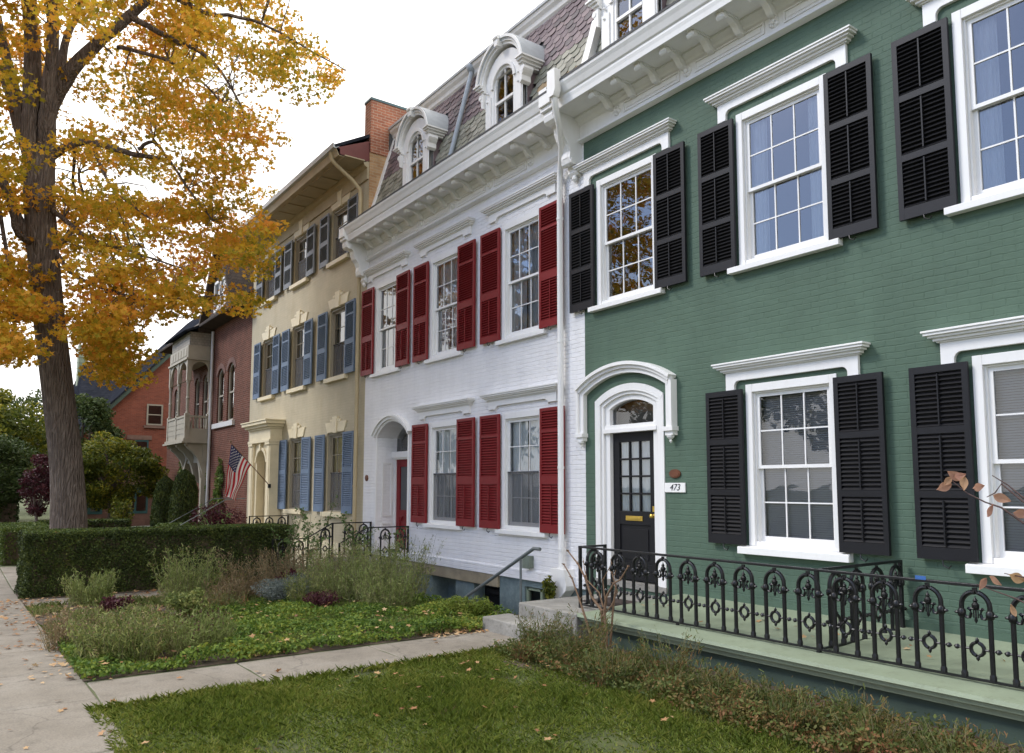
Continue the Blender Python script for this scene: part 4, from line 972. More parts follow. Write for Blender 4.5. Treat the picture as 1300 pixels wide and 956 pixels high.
r1=thing('iron_railing','long black cast iron railing with arches along the pale green porch edge','railing',(-5,RY,RZ))
railing(r1,-7.46+5,2.2+5,off=.32,posts=[-7.46+5,-4.17+5],feet=[-5.86+5,-2.4+5,-.8+5])
railing(r1,0,.42,off=.22,rot=pi/2,org=(-7.46+5,0,0),posts=[.42])
r2=thing('iron_railing','short black iron railing crossing the porch back to the green wall','railing',(-4.17,-1.53,RZ))
railing(r2,.03,1.46,off=.24,rot=pi/2,posts=[1.44])
r3=thing('iron_railing','black iron railing on the left side of the white house doorstep','railing',(-16.72,0,-1.56))
railing(r3,0,.98,off=.2,rot=-pi/2,posts=[.02,.96]); railing(r3,0,.55,off=.15,rot=-pi/2,org=(0,-.98,0),slope=-.55,posts=[.55]); railing(r3,0,.8,off=.2,rot=-pi/2,org=(0,-1.54,-.32),posts=[.78])
r4=thing('iron_railing','black iron railing on the right side of the white house doorstep','railing',(-14.88,0,-1.58))
railing(r4,0,.98,off=.2,rot=-pi/2,posts=[.02,.96]); railing(r4,0,.6,off=.15,rot=-pi/2,org=(0,-.98,0),slope=-.5,posts=[.6])
r5=thing('iron_railing','black iron railing beside the columned doorway of the yellow house','railing',(-22.25,0,-1.58))
railing(r5,0,1.15,off=.2,rot=-pi/2,posts=[.02,1.13])
COL.objects.unlink(A0); bpy.data.objects.remove(A0)
s=MB(); s.box(-.042,.042,-.012,-.006,.0,.03); s.box(-.025,.025,-.013,-.012,.007,.022)
o=s.build('blue_tag',M['sticker'],None,loc=(-3.22,RY-.012,RZ+.725)); tag(o,'small blue label fixed on top of the long porch railing','tag')

# porch
po=thing('porch','pale green painted porch slab in front of the green house','porch',(-3,-.9,-1.85))
s=MB(); a,b=-7.15+3,3.0+3; yf,yb=-1.9+.9,.9-.003
s.quad((a,yf+.1,.345),(b,yf+.1,.345),(b,yb,.43),(a,yb,.43)); 
s.ext([(yb,.425),(yf+.1,.345),(yf,.342),(yf-.01,.31),(yf+.02,.30),(yf+.03,.265),(yf+.06,.255),(yf+.08,.21),(yb,.21)],'x',a,b)
s.build('slab',M['porch_green'],po)
s=MB(); s.box(a+.12,b,yf+.16,yb,-.05,.209); s.build('base',M['porch_dark'],po)
s=MB(); s.box(a,b,yb-.04,yb,.425,.50); s.build('skirting',M['green_trim'],po)
steps=thing('stone_steps','weathered stone steps leading up to the black front door','steps',(-7.9,-1.2,-1.85))
s=MB(); s.box(-.38,.78,-.72,1.19,-.05,.34); s.build('landing',M['stone'],steps,bevel=.015)
s=MB(); s.box(-.60,.70,-1.14,-.71,-.05,.17); s.build('step',M['stone'],steps,bevel=.015)
s=MB(); s.box(-.35,.35,-.25,.25,0,.015); o=s.build('door_mat',M['mat_rubber'],None,loc=(-7.5,-.95,-1.509)); tag(o,'dark brown rubber mat on the stone landing by the railing','mat')
# basement handrail
hr=MB(); hr.tube([(0,0,0),(-.16,0,.0),(-.26,0,-.05),(-2.75,0,-1.28)],.028,10); hr.tube([(-.5,0,-.17),(-.5,0,-.9)],.02,8); hr.tube([(-2.2,0,-1.0),(-2.2,0,-1.7)],.02,8)
o=hr.build('handrail',M['pipe_grey'],None,loc=(-9.45,-.65,-.96),smooth=True); tag(o,'grey metal pipe handrail sloping down to the basement of the white house','handrail')
eb=MB(); eb.box(-.09,.09,-.09,0,-.1,.1); eb.box(-.1,.1,-.1,-.085,-.11,.11); o=eb.build('meter_box',M['grey_green_box'],None,loc=(-10.55,-.003,-1.27)); tag(o,'small grey green box on the white wall above the basement','utility box')

# ================================================================== BRICK HOUSE WITH BALCONY
B=thing('row_house','dark red brick house with wooden oriel balcony and brown shingled roof','house',(-31,0,0)); BO=-31
bxx=lambda x:x-BO
wins=[(-29.92,.86,2.36,4.42),(-28.58,.86,2.36,4.48),(-33.4,.75,2.3,4.45),(-32.15,.75,2.3,4.45),(-37.1,.7,2.3,4.35)]
ops=[(bxx(c-w_/2),bxx(c+w_/2),a,b,.26) for c,w_,a,b in wins]
wall=facade(bxx(-38.6),bxx(-26.26),-2.4,6.1,ops,dep=.3); shell(wall,bxx(-38),bxx(-26.26),-2.4,6.1,11,y0=.3); wall.build('wall',M['red_brick'],B)
fl=MB(); fl.box(bxx(-37.7),bxx(-26.6),1.5,1.6,-2.4,6.0); fl.build('interior',M['dark'],B)
for c,w_,a,b in wins:
    f=MB(); x=bxx(c); h=w_/2; zs=b-.26; r=(h*h+.26**2)/(2*.26)
    f.box(x-h,x-h+.07,.06,.14,a,zs); f.box(x+h-.07,x+h,.06,.14,a,zs); seg_arc(f,x,b,h,.26,.07,.06,.14,14); f.box(x-h,x+h,.06,.14,a,a+.07); f.box(x-h,x+h,.07,.13,(a+b)/2-.03,(a+b)/2+.03)
    wn=f.build('window',M['balcony'],B); p=MB(); p.quad((x-h+.03,.11,a),(x+h-.03,.11,a),(x+h-.03,.11,b),(x-h+.03,.11,b)); p.build('pane',M['glass_strong'],wn)
    q=MB(); seg_arc(q,x,b+.20,h+.2,.40,.19,-.015,.0,14); q.build('window_arch',M['brown_stone'],B)
sl=MB(); sl.box(bxx(-30.65),bxx(-27.95),-.09,0,2.16,2.34); sl.build('sill',M['greywhite'],B)
# oriel balcony
bl=MB(); xa,xb=bxx(-34.2),bxx(-31.15); yf=-.92
bal=MB(); bal.box(xa,xb,yf,0,1.80,1.93); bal.box(xa-.08,xb+.08,yf-.08,0,1.70,1.80); bal.box(xa-.14,xb+.14,yf-.14,0,1.63,1.70)
bal.box(xa,xb,yf,yf+.06,1.93,2.62); bal.box(xa-.02,xb+.02,yf-.03,yf+.09,2.62,2.70)
for z in (2.0,2.2,2.4): bal.box(xa+.15,xb-.15,yf-.012,yf,z,z+.17)
bal.box(xb-.06,xb,yf,0,1.93,2.20); bal.box(xb-.09,xb+.03,yf,0,2.62,2.70); bal.box(xa,xa+.06,yf,0,1.93,2.7)
for k in range(7): 
    y=yf+.12+k*.115; bal.lathe([(.02,2.2),(.035,2.3),(.018,2.4),(.035,2.5),(.02,2.62)],(xb-.03,y,0),6)
balc=bal.build('balcony',M['balcony'],B)
for (px_,py_) in ((xb-.06,yf+.06),(xa+.06,yf+.06),(xb-.06,-.06),((xa+xb)/2,yf+.06)):
    q=MB(); q.box(-.09,.09,-.09,.09,1.70,2.78); q.lathe([(.07,2.78),(.05,2.85),(.06,3.3),(.075,3.35),(.05,3.42),(.055,3.9),(.08,3.98),(.07,4.05)],(0,0,0),10); q.box(-.075,.075,-.075,.075,4.05,4.9)
    if py_<-.5: q.lathe([(.03,1.5),(.07,1.56),(.07,1.62),(.04,1.66)],(0,0,0),8)
    o=q.build('post',M['balcony'],balc); o.location=(px_,py_,0)
af=MB()
ar=facade(xa,xb,4.05,4.9,[(xa+.15,(xa+xb)/2-.07,4.05,4.82,.6),((xa+xb)/2+.07,xb-.15,4.05,4.82,.6)],y0=yf+.02,dep=.08); af.add(ar.v,ar.f)
# side arch
ar=facade(yf+.12,-.1,4.05,4.9,[(yf+.17,-.15,4.05,4.80,.36)],y0=0,dep=.08)
af.add([(xb-.02-v[1],v[0],v[2]) for v in ar.v],ar.f)
af.build('arches',M['balcony'],balc)
fz=MB(); fz.box(xa,xb,yf,0,4.9,5.42); fz.box(xa-.06,xb+.06,yf-.06,0,4.86,4.93); 
for k in range(6):
    x=xa+.15+k*(xb-xa-.3)/6; w6=(xb-xa-.3)/6; fz.box(x+.04,x+w6-.04,yf-.02,yf,5.02,5.34)
fz.build('frieze',M['balcony'],balc)
fs=MB(); fs.box(xa+.05,xb-.05,yf+.05,0,5.42,5.95); fs.build('shingled_band',M['balcony_shingle'],balc)
rf=MB(); rf.ext([(yf-.22,5.93),(0,6.5),(0,6.35),(yf-.18,5.88)],'x',xa-.2,xb+.2); rf.build('roof',M['slate_roof'],balc)
br=MB()
prof=[(0,1.63),(-.85,1.63),(-.80,1.45),(-.62,1.30),(-.42,1.05),(-.30,.75),(-.22,.45),(-.12,.25),(0,.1)]
for x in (xa+.05,xb-.25,(xa+xb)/2-.1): br.ext(prof,'x',x,x+.2)
br.box(xa,xb,-.25,0,.9,1.63); br.build('console',M['balcony'],balc)
pp=MB(); pp.box(xb-.1,xb+.1,-.3,0,-2.2,.3); pp.box(xa,xa+.2,-.3,0,-2.2,.3); pp.arc((xb+xa)/2,-.1,(xb-xa)/2-.15,(xb-xa)/2,0,180,-.3,0,20); pp.build('porch_arch',M['balcony'],B)
dp=MB(); x=bxx(-30.95); dp.tube([(x,-.08,6.0),(x,-.08,-2.2)],.055,8); dp.build('downpipe',M['greywhite'],B,smooth=True)
# roof: eaves, steep gable with window
e=MB(); a,b=bxx(-38.2),bxx(-26.2)
e.ext([(-.6,6.12),(-.62,6.2),(4.9,11.1),(10,6.6),(10,6.1)],'x',a,b); e.build('roof',M['brown_shingle'],B)
gm=MB(); cxg=bxx(-28.9)
gm.ext([(cxg-1.9,6.15),(cxg+1.9,6.15),(cxg,9.0)],'y',-.35,-.15); g1=gm.build('gable',M['brown_shingle'],B)
gr_=MB()
for s in (-1,1): gr_.ext([(cxg,9.05),(cxg+s*2.25,5.95),(cxg+s*2.25,6.15),(cxg,9.35)],'y',-.6,4.)
gr_.build('gable_roof',M['brown_shingle'],g1)
gw=MB(); gw.box(cxg-.80,cxg+.80,-.37,-.351,6.43,7.62)
for dx in (-.42,.42): 
    gw.box(cxg+dx-.36,cxg+dx-.29,-.42,-.35,6.5,7.6); gw.box(cxg+dx+.29,cxg+dx+.36,-.42,-.35,6.5,7.6); gw.box(cxg+dx-.36,cxg+dx+.36,-.42,-.35,7.5,7.6); gw.box(cxg+dx-.36,cxg+dx+.36,-.42,-.35,6.45,6.54); gw.box(cxg+dx-.29,cxg+dx+.29,-.41,-.36,7.0,7.06)
gw=gw.build('window',M['white'],g1)
for dx in (-.42,.42):
    p=MB(); p.quad((cxg+dx-.3,-.376,6.5),(cxg+dx+.3,-.376,6.5),(cxg+dx+.3,-.376,7.55),(cxg+dx-.3,-.376,7.55)); p.build('pane',M['glass_strong'],gw)

# ================================================================== GABLED CORNER HOUSE
Q=thing('gabled_house','orange red brick house with steep green edged gable and dark slate roof','house',(-46,3,0))
def qbox(mb,x0,x1,y0,y1,z0,z1): mb.box(x0,x1,y0-3,y1-3,z0,z1)
s=MB(); 
# gable wall in the YZ plane, normal +X
ye,ze,yr,zr=-2.6,2.7,5.5,11.6
s.ext([(ye-3,.95),(2*yr-ye-3,.95),(2*yr-ye-3,ze),(yr-3,zr),(ye-3,ze)],'x',-.35,0); s.build('wall',M['orange_brick'],Q)
s=MB(); s.box(-.36,.03,ye-3-.02,2*yr-ye-3,-2.4,.95); s.box(-.3,.06,ye-3-.02,2*yr-ye-3,.95,1.08); 
for k in range(34): s.box(.03,.07,ye-3+.1+k*.3,ye-3+.25+k*.3,.80,.95)
s.build('lower_wall',M['brown_stone'],Q)
s=MB()
for sg in (0,1):
    a=(ye-.55-3,ze-.6); b=(yr-3,zr+.05); 
    if sg: a=(2*yr-ye+.55-3,ze-.6)
    s.ext([a,b,(b[0],b[1]+.3),(a[0],a[1]+.3)],'x',-.1,.35)
s.build('bargeboard',M['porch_dark'],Q)
s=MB()
for sg in (0,1):
    a=(ye-.6-3,ze-.35); b=(yr-3,zr+.32)
    if sg: a=(2*yr-ye+.6-3,ze-.35)
    s.ext([a,b,(b[0],b[1]+.12),(a[0],a[1]+.12)],'x',-14,.40)
s.build('roof',M['slate_roof'],Q)
s=MB(); s.box(-13.5,-.36,ye-3+.02,ye-3+.3,-2.4,ze); s.build('side_wall',M['orange_brick'],Q)
s=MB(); s.add([(-3.0,-5.6,3.4),(-3.0,.5,3.4),(-9.5,.5,7.9),(-9.5,-4.7,7.9)],[(0,1,2,3)]); s.add([(-3.0,-5.6,3.3),(-9.5,-4.7,7.8),(-15,-5.6,3.3)],[(0,1,2)]); s.add([(-9.5,-4.7,7.9),(-9.5,.5,7.9),(-15,.5,3.4),(-15,-5.6,3.4)],[(0,1,2,3)]); s.build('wing_roof',M['slate_roof'],Q)
s=MB(); s.box(-14.5,-3.4,-5.2,.4,-2.4,3.45); s.build('wing_wall',M['orange_brick'],Q)
s=MB(); s.box(-9.9,-9.1,-5.0,-4.5,5,8.9); s.build('chimney',M['porch_green'],Q)
for (y0,y1,z0,z1,fm) in ((.42,1.24,3.32,4.48,'balcony'),(-.12,.58,1.15,2.48,'teal_frame')):
    f=MB(); y0-=3;y1-=3
    f.box(.0,.05,y0,y0+.08,z0,z1); f.box(.0,.05,y1-.08,y1,z0,z1); f.box(.0,.05,y0+.08,y1-.08,z1-.08,z1); f.box(.0,.05,y0+.08,y1-.08,z0,z0+.08); f.box(0,.04,y0+.08,y1-.08,(z0+z1)/2-.03,(z0+z1)/2+.03)
    wn=f.build('window',M[fm],Q); p=MB(); p.quad((.02,y0+.05,z0),(.02,y1-.05,z0),(.02,y1-.05,z1),(.02,y0+.05,z1)); p.build('pane',M['glass_strong'],wn)
    p=MB(); p.box(.0,.012,y0+.05,y1-.05,z0,z1); p.build('room_shade',M['screen'],wn)
    q=MB(); q.box(.0,.10,y0-.12,y1+.12,z0-.16,z0-.02); q.box(.0,.06,y0-.4,y1+.15,z1+.02,z1+.26) if z0<2 else None; q.build('sill',M['brownstone_trim'],wn)
f=MB()
def xarc(mb,cy,cz,r0,r1,x0,x1,n=14):
    t=MB(); t.arc(cy,cz,r0,r1,0,180,x0,x1,n); mb.add([(v[1],v[0],v[2]) for v in t.v],t.f)
for cy in (-3.0,-5.2):
    xarc(f,cy+.05,-.55,.62,.80,.03,.12)
aw=f.build('window_arch',M['brownstone_trim'],Q)
f=MB()
for cy in (-2.95,-5.15):
    n=14; pts=[(cy-.62,-1.5),(cy+.62,-1.5)]+[(cy+.62*cos(t),-.55+.62*sin(t)) for t in np.linspace(0,pi,n)]
    f.add([(.045,p[0],p[1]) for p in pts],[list(range(len(pts)))])
p=f.build('window',M['teal_frame'],Q)
f=MB()
for cy in (-2.95,-5.15):
    f.quad((.055,cy-.52,-1.35),(.055,cy-.05,-1.35),(.055,cy-.05,-.35),(.055,cy-.52,-.35)); f.quad((.055,cy+.05,-1.35),(.055,cy+.52,-1.35),(.055,cy+.52,-.35),(.055,cy+.05,-.35))
f.build('pane',M['glass_strong'],p)

# ================================================================== FLAG
M['flag_red']=paint('flag_red',(.45,.015,.025),.8,.06,4); M['flag_white']=paint('flag_white',(.72,.70,.68),.8,.04,4); M['flag_blue']=paint('flag_blue',(.02,.025,.10),.8,.1,4)
fp=thing('flag','american flag with stars and stripes hanging from a pole by the yellow doorway','flag',(-22.9,-.36,0))
p=MB(); p.tube([(0,0,0),(0,-.60,.64),(0,-1.17,1.24)],[.014,.013,.011],8); p.lathe([(.012,0),(.03,.02),(.03,.05),(.01,.075)],(0,-1.18,1.24),8); p.build('pole',M['twig'],fp,smooth=True)
p=MB(); p.box(-.04,.04,-.05,.02,-.06,.06); p.build('bracket',M['iron'],fp)
NU,NV=44,26; fm=MB()
def flagP(u,v):
    # v: 0 at the pole tip .. 1 lower end of the hoist; u: 0 hoist .. 1 fly
    hy,hz=-1.15+.58*v,1.20-.60*v
    ey,ez=-1.32+.36*v,-.22-.26*v*(1-.2*v)
    t=u; y=hy+(ey-hy)*(t**.75); z=hz+(ez-hz)*t
    x=.10*sin(v*9+u*2.5)*min(1,u*2.2)+.05*sin(v*17+u*6)*u
    y+=.03*sin(u*9+v*4)*u
    return (x,y,z)
for i in range(NU+1):
    for j in range(NV+1): fm.v.append(flagP(i/NU,j/NV))
for i in range(NU):
    for j in range(NV):
        u=(i+.5)/NU; v=(j+.5)/NV; stp=int(v*13)
        mi=2 if (u<.40 and v<7/13) else (0 if stp%2==0 else 1)
        a=i*(NV+1)+j; fm.f.append([a,a+1,a+NV+2,a+NV+1]); fm.m.append(mi)
for r_ in range(9):
    for c_ in range(6 if r_%2==0 else 5):
        u=.40*((c_*2+(1 if r_%2==0 else 2))/12); v=(7/13)*((r_+1)/10)
        for sg in (.006,-.006):
            vs=[]
            for k in range(10):
                rr=.024 if k%2==0 else .011; t=k*pi/5; P=Vector(flagP(u+rr*cos(t)/1.45,v+rr*sin(t)/.83)); vs.append((P.x+sg,P.y,P.z))
            fm.add(vs,[list(range(10))],1)
fo=fm.build('cloth',[M['flag_red'],M['flag_white'],M['flag_blue']],fp,smooth=False)

# ================================================================== PLANTS
def unit(v): return v/np.maximum(np.linalg.norm(v,axis=1,keepdims=True),1e-9)
def leaf_faces(P,size,shape='leaf',up=.3,jit=.35,dirs=None):
    """one small polygon per point"""
    n=len(P); nrm=unit(rng.normal(size=(n,3))+np.array([0,0,up*2])); 
    a=unit(np.cross(nrm,rng.normal(size=(n,3)))) if dirs is None else unit(dirs+rng.normal(size=(n,3))*.25)
    b=unit(np.cross(nrm,a)); s=(size*(1+rng.uniform(-jit,jit,size=n)))[:,None]
    if shape=='maple': T=[(-.5,0),(-.18,-.18),(-.12,-.5),(.12,-.22),(.5,-.28),(.3,0),(.5,.28),(.12,.22),(-.12,.5),(-.18,.18)]
    elif shape=='leaf': T=[(-.5,0),(-.15,-.24),(.2,-.2),(.5,0),(.2,.2),(-.15,.24)]
    elif shape=='needle': T=[(-.5,-.07),(.45,-.09),(.5,.09),(-.5,.07)]
    elif shape=='quad': T=[(-.5,-.32),(.4,-.38),(.5,.32),(-.4,.38)]
    else: T=[(-.5,-.09),(.5,0),(-.5,.09)]
    V=np.stack([P+a*s*t[0]+b*s*t[1]+nrm*s*(.12*abs(t[1])) for t in T],axis=1)
    return V.reshape(-1,3),len(T)
def blades(P,h,wd,lean=.3):
    n=len(P); d=unit(rng.normal(size=(n,3))*np.array([1,1,0])+1e-6); t=np.stack([-d[:,1],d[:,0],np.zeros(n)],1)
    hh=(h*rng.uniform(.5,1.2,size=n))[:,None]; up_=np.array([0,0,1.])
    tip=P+up_*hh+d*hh*lean*rng.uniform(.1,1.6,size=(n,1)); mid=P+up_*hh*.55+d*hh*lean*.25
    V=np.stack([P-t*wd,P+t*wd,mid+t*wd*.8,tip,mid-t*wd*.8],1); return V.reshape(-1,3),5
def ball_pts(c,r,n,fill=.55):
    u=unit(rng.normal(size=(n,3))); rad=rng.uniform(fill**3,1,size=(n,1))**(1/3)
    return np.array(c)+u*rad*np.array(r)

# -- maple
def bxp(px_,py_,X):
    f=980.; c=Vector(((px_-650)/f,-(py_-529.96)/f,1)); d=rt2*c.x+up2*c.y+fw; t=X/d.x; return Vector((X,d.y*t-8,d.z*t))
TX=-19.5
tree=thing('maple_tree','large maple with thick grey trunk and orange yellow autumn leaves behind the hedge','tree',(TX,-6.0,zg(TX)))
TB=Vector((TX,-6.0,zg(TX)))
tr=MB()
def limb(pts,rad,n=10,jit=0.):
    P=[]
    for i,(a,b,X) in enumerate(pts):
        P.append(bxp(a,b,X)-TB)
    # smooth: catmull
    Q=[];Rr=[]
    for i in range(len(P)-1):
        p0=P[max(0,i-1)];p1=P[i];p2=P[i+1];p3=P[min(len(P)-1,i+2)]
        for k in range(4):
            t=k/4; q=.5*((2*p1)+(p2-p0)*t+(2*p0-5*p1+4*p2-p3)*t*t+(3*p1-p0-3*p2+p3)*t**3); Q.append(q+Vector((random.uniform(-1,1),random.uniform(-1,1),random.uniform(-1,1)))*jit); Rr.append(rad[i]+(rad[i+1]-rad[i])*t)
    Q.append(P[-1]); Rr.append(rad[-1]); tr.tube(Q,Rr,n); return Q,Rr
trunk=[(90,780,TX),(88,700,TX),(85,600,TX),(74,500,TX),(62,400,TX),(54,310,TX),(50,250,TX),(52,190,TX)]
limb(trunk,[.56,.385,.33,.315,.31,.31,.31,.28],20)
segs=[]
def L2(pts,r0,r1,j=.02): segs.append(limb(pts,list(np.linspace(r0,r1,len(pts))),9,j))
L2([(44,230,TX),(41,130,TX),(40,50,TX),(38,-60,TX+.5),(45,-200,TX+1)],.24,.08)
L2([(56,230,TX),(62,130,TX+.4),(66,60,TX+.6),(70,-50,TX+1),(85,-200,TX+1.5)],.20,.06)
L2([(56,200,TX),(64,135,TX+.2),(90,92,TX+.6),(120,58,TX+1),(165,20,TX+1.4),(215,-25,TX+1.8),(270,-70,TX+2)],.20,.06)
L2([(48,220,TX),(28,150,TX-.3),(12,90,TX-.6),(0,40,TX-1),(-30,-60,TX-1)],.16,.06)
L2([(52,240,TX),(25,160,TX-.5),(5,100,TX-1),(-50,20,TX-1.5)],.16,.06)
L2([(66,140,TX),(82,60,TX-.5),(100,10,TX-1),(120,-60,TX-1)],.11,.04)
L2([(64,200,TX),(90,184,TX+.5),(120,181,TX+.9),(150,190,TX+1.3),(178,198,TX+1.6),(205,200,TX+1.8)],.10,.04)
L2([(50,330,TX),(20,270,TX),(-10,200,TX),(-60,120,TX)],.14,.05)
L2([(58,330,TX),(85,300,TX-.5),(105,270,TX-1),(100,220,TX-1.2)],.07,.03)
L2([(46,310,TX),(22,296,TX+.5),(10,250,TX+.8),(-10,200,TX+1)],.08,.03)
L2([(175,190,TX+1.6),(195,180,TX+1.8),(215,205,TX+2),(240,240,TX+2.2),(270,280,TX+2.4)],.045,.015)
L2([(120,190,TX+.9),(140,235,TX+1.2),(170,262,TX+1.6),(195,280,TX+2)],.04,.012)
L2([(165,20,TX+1.4),(215,48,TX+1.8),(260,70,TX+2.2),(290,105,TX+2.5),(312,150,TX+2.7)],.07,.015)
L2([(200,-15,TX+1.7),(260,15,TX+2),(320,25,TX+2.3),(370,50,TX+2.5),(440,90,TX+2.6)],.06,.012)
L2([(150,60,TX+.8),(190,70,TX+.5),(240,90,TX+.2),(280,130,TX),(305,190,TX)],.05,.012)
L2([(60,300,TX),(90,345,TX+.5),(140,370,TX+.9),(200,380,TX+1.4),(280,375,TX+1.8)],.06,.012)
L2([(95,190,TX),(93,230,TX-.6),(95,280,TX-1),(70,310,TX-1.2)],.04,.015)
L2([(60,260,TX),(110,300,TX+1.2),(170,320,TX+2),(230,340,TX+2.6)],.06,.012)
L2([(-10,200,TX),(10,330,TX+.5),(20,400,TX+.8),(5,450,TX+1)],.05,.012)
# crown clumps, seen region described as (px,py,radius m), thrown into depth around the trunk
clumps=[]
poly=[(-260,-330),(120,-420),(330,-330),(430,-120),(372,-10),(352,25),(380,48),(448,88),(425,105),(372,96),(345,128),(318,140),(330,175),(322,190),(300,170),(285,190),(335,225),(350,250),(345,320),(330,380),(315,410),(280,402),(235,385),(205,400),(175,430),(160,470),(150,488),(120,470),(100,440),(60,440),(20,450),(-20,460),(-120,430),(-260,300)]
def inpoly(x,y):
    c=False; j=len(poly)-1
    for i in range(len(poly)):
        xi,yi=poly[i]; xj,yj=poly[j]
        if (yi>y)!=(yj>y) and x<(xj-xi)*(y-yi)/(yj-yi)+xi: c=not c
        j=i
    return c
tries=0
while len(clumps)<690 and tries<20000:
    tries+=1; x=random.uniform(-260,450); y=random.uniform(-420,490)
    if not inpoly(x,y): continue
    # gaps of sky
    g=sin(x*.035+1.3)*sin(y*.045+.6)+.55*sin(x*.081+y*.03)*sin(y*.09-x*.02)
    if g>.62 and -50<y<440: continue
    h_=sin(x*.11+y*.05+2)*sin(y*.13-x*.04+1)
    if h_>.55: continue
    if -20<x<110 and -20<y<215 and random.random()<.55: continue
    if 60<x<250 and 60<y<170 and random.random()<.35: continue
    # keep the trunk mostly clear
    near = abs(x-(60+ (y-300)*.12))<38 and y>60
    X=TX+random.uniform(-3.4,3.6)
    if near and y>395: continue
    if near and random.random()<.75: X=TX-random.uniform(1.,3.5)
    if near and X>TX-.6 and random.random()<.8: continue
    rr=random.uniform(.34,.72)
    if x>300: rr*=.72
    clumps.append((bxp(x,y,X)-TB,rr,x,y))
for x0_,x1_,y0_,y1_,nn in ((110,350,240,410,62),(95,235,340,480,46),(-20,30,300,450,20),(290,440,30,140,24),(130,185,420,485,9),(-30,45,380,470,16),(105,135,380,440,5)):
    for k in range(nn):
        x=random.uniform(x0_,x1_); y=random.uniform(y0_,y1_)
        if not inpoly(x,y): continue
        X=TX+random.uniform(-2.6,3.6); clumps.append((bxp(x,y,X)-TB,random.uniform(.28,.55),x,y))
for k in range(60):     # the far and near sides of the crown, round the trunk
    a=random.uniform(0,2*pi); q=random.uniform(2.5,6.2); p=Vector((q*cos(a)*.95,q*sin(a)*.8,random.uniform(8.5,15.5)))
    clumps.append((p,random.uniform(.4,.8),0,-100))
PL=[];tips=[]
for (c,r_,x,y) in clumps:
    n=int(125*(r_/.5)**2); n=min(n,250)
    P=ball_pts(c,(r_*1.15,r_*1.15,r_*.40),n,.15); PL.append(P)
allsk=[q for Q_,_ in segs for q in Q_[2:]]; allr=[r for _,rr in segs for r in rr[2:]]
A_=np.array([list(q) for q in allsk])
for (c,r_,x,y) in clumps:
    dd=np.linalg.norm(A_-np.array(c),axis=1); k=int(np.argmin(dd)); q=Vector(A_[k])
    if dd[k]>2.0: continue
    m_=q.lerp(c,.5)+Vector((random.uniform(-.2,.2),random.uniform(-.2,.2),random.uniform(.0,.35)))
    r0=min(.020,allr[k]*.6); tr.tube([q,q.lerp(m_,.5)+Vector((random.uniform(-.07,.07),random.uniform(-.07,.07),.06)),m_,m_.lerp(c,.6)+Vector((random.uniform(-.08,.08),random.uniform(-.08,.08),.03)),c+Vector((0,0,-.1))],[r0,r0*.8,r0*.6,.006,.003],5,cap=False)
tr.build('trunk',M['bark'],tree,smooth=True)
P=np.concatenate(PL); V,k=leaf_faces(P,.112,'maple',up=.45)
np_mesh('crown',V,k,LF['maple'],tree)

def generic_tree(label,cat,loc,h,cr,leaf,ntr,n,lsize,rr,group=None,name='tree',trunk_r=.2,cz=.62,sq=.8,clump=.16):
    t=thing(name,label,cat,loc,group=group)
    m=MB(); top=Vector((random.uniform(-.3,.3),random.uniform(-.3,.3),h*.75)); m.tube([(0,0,-.1),(.05,.02,h*.25),(top.x*.5,top.y*.5,h*.5),tuple(top)],[trunk_r,trunk_r*.75,trunk_r*.5,trunk_r*.15],10)
    cs=[]
    for i in range(ntr):
        u=unit(rng.normal(size=(1,3)))[0]; rad=rng.uniform(.35,1)**.5; c=np.array([0,0,h*cz])+u*rad*np.array([cr,cr,h*(1-cz)*sq]); cs.append(c)
        if i%3==0: m.tube([(top.x*.5,top.y*.5,h*.35),tuple((Vector(c)+Vector((0,0,h*.35)))/2),tuple(c)],[trunk_r*.3,trunk_r*.18,.01],5,cap=False)
    m.build('trunk',M['bark'],t,smooth=True)
    P=np.concatenate([ball_pts(c,(rr,rr,rr*.65),n//ntr,.2) for c in cs]); V,k=leaf_faces(P,lsize,'leaf',up=.4); np_mesh('crown',V,k,leaf,t); return t
generic_tree('yellow green leafy tree in front of the orange red brick gable','tree',(-37,-2.45,-2.2),4.9,1.85,LF['bgtree'],75,19000,.13,.48,cz=.56)
generic_tree('tall yellow green tree behind the maple trunk at the far left','tree',(-42,-7.9,-2.2),7.4,3.2,LF['bgtree'],110,32000,.17,.75,trunk_r=.25,cz=.58)
generic_tree('dark green rounded tree beside the dark slate roof','tree',(-43.5,-2.9,-2.2),7.1,1.5,LF['darktree'],60,12000,.15,.5,trunk_r=.2,cz=.66)
generic_tree('dark spreading tree with slim trunk at the far left above the hedge','tree',(-36,-7.5,-2.2),4.3,2.5,LF['darktree'],90,26000,.14,.6,trunk_r=.16,cz=.60)
generic_tree('purple leaved small tree touching the left side of the maple trunk','tree',(-31,-5.62,-2.2),3.4,.5,LF['purple'],26,4600,.09,.28,trunk_r=.07,cz=.6,name='purple_tree')
for i,(x,y,h) in enumerate(((-75,-11,11),(-82,-2,12),(-95,-16,13),(-60,-10.5,9),(-70,4,10))):
    generic_tree('distant dark green street tree beyond the houses at the left','tree',(x,y,-2.3),h,h*.36,LF['darktree'],60,12000,.34,h*.11,group='distant street trees',trunk_r=.3)
for i,(x,y,h) in enumerate(((-62,-29,14),(-48,-27,13),(-33,-30,15),(-20,-27,12),(-6,-31,14),(10,-28,12))):
    generic_tree('big street tree across the road behind the viewer','tree',(x,y,-2.1),h,h*.36,LF['bgtree'] if i%2 else LF['darktree'],60,7000,.34,h*.1,group='street trees across the road',trunk_r=.35,cz=.62)

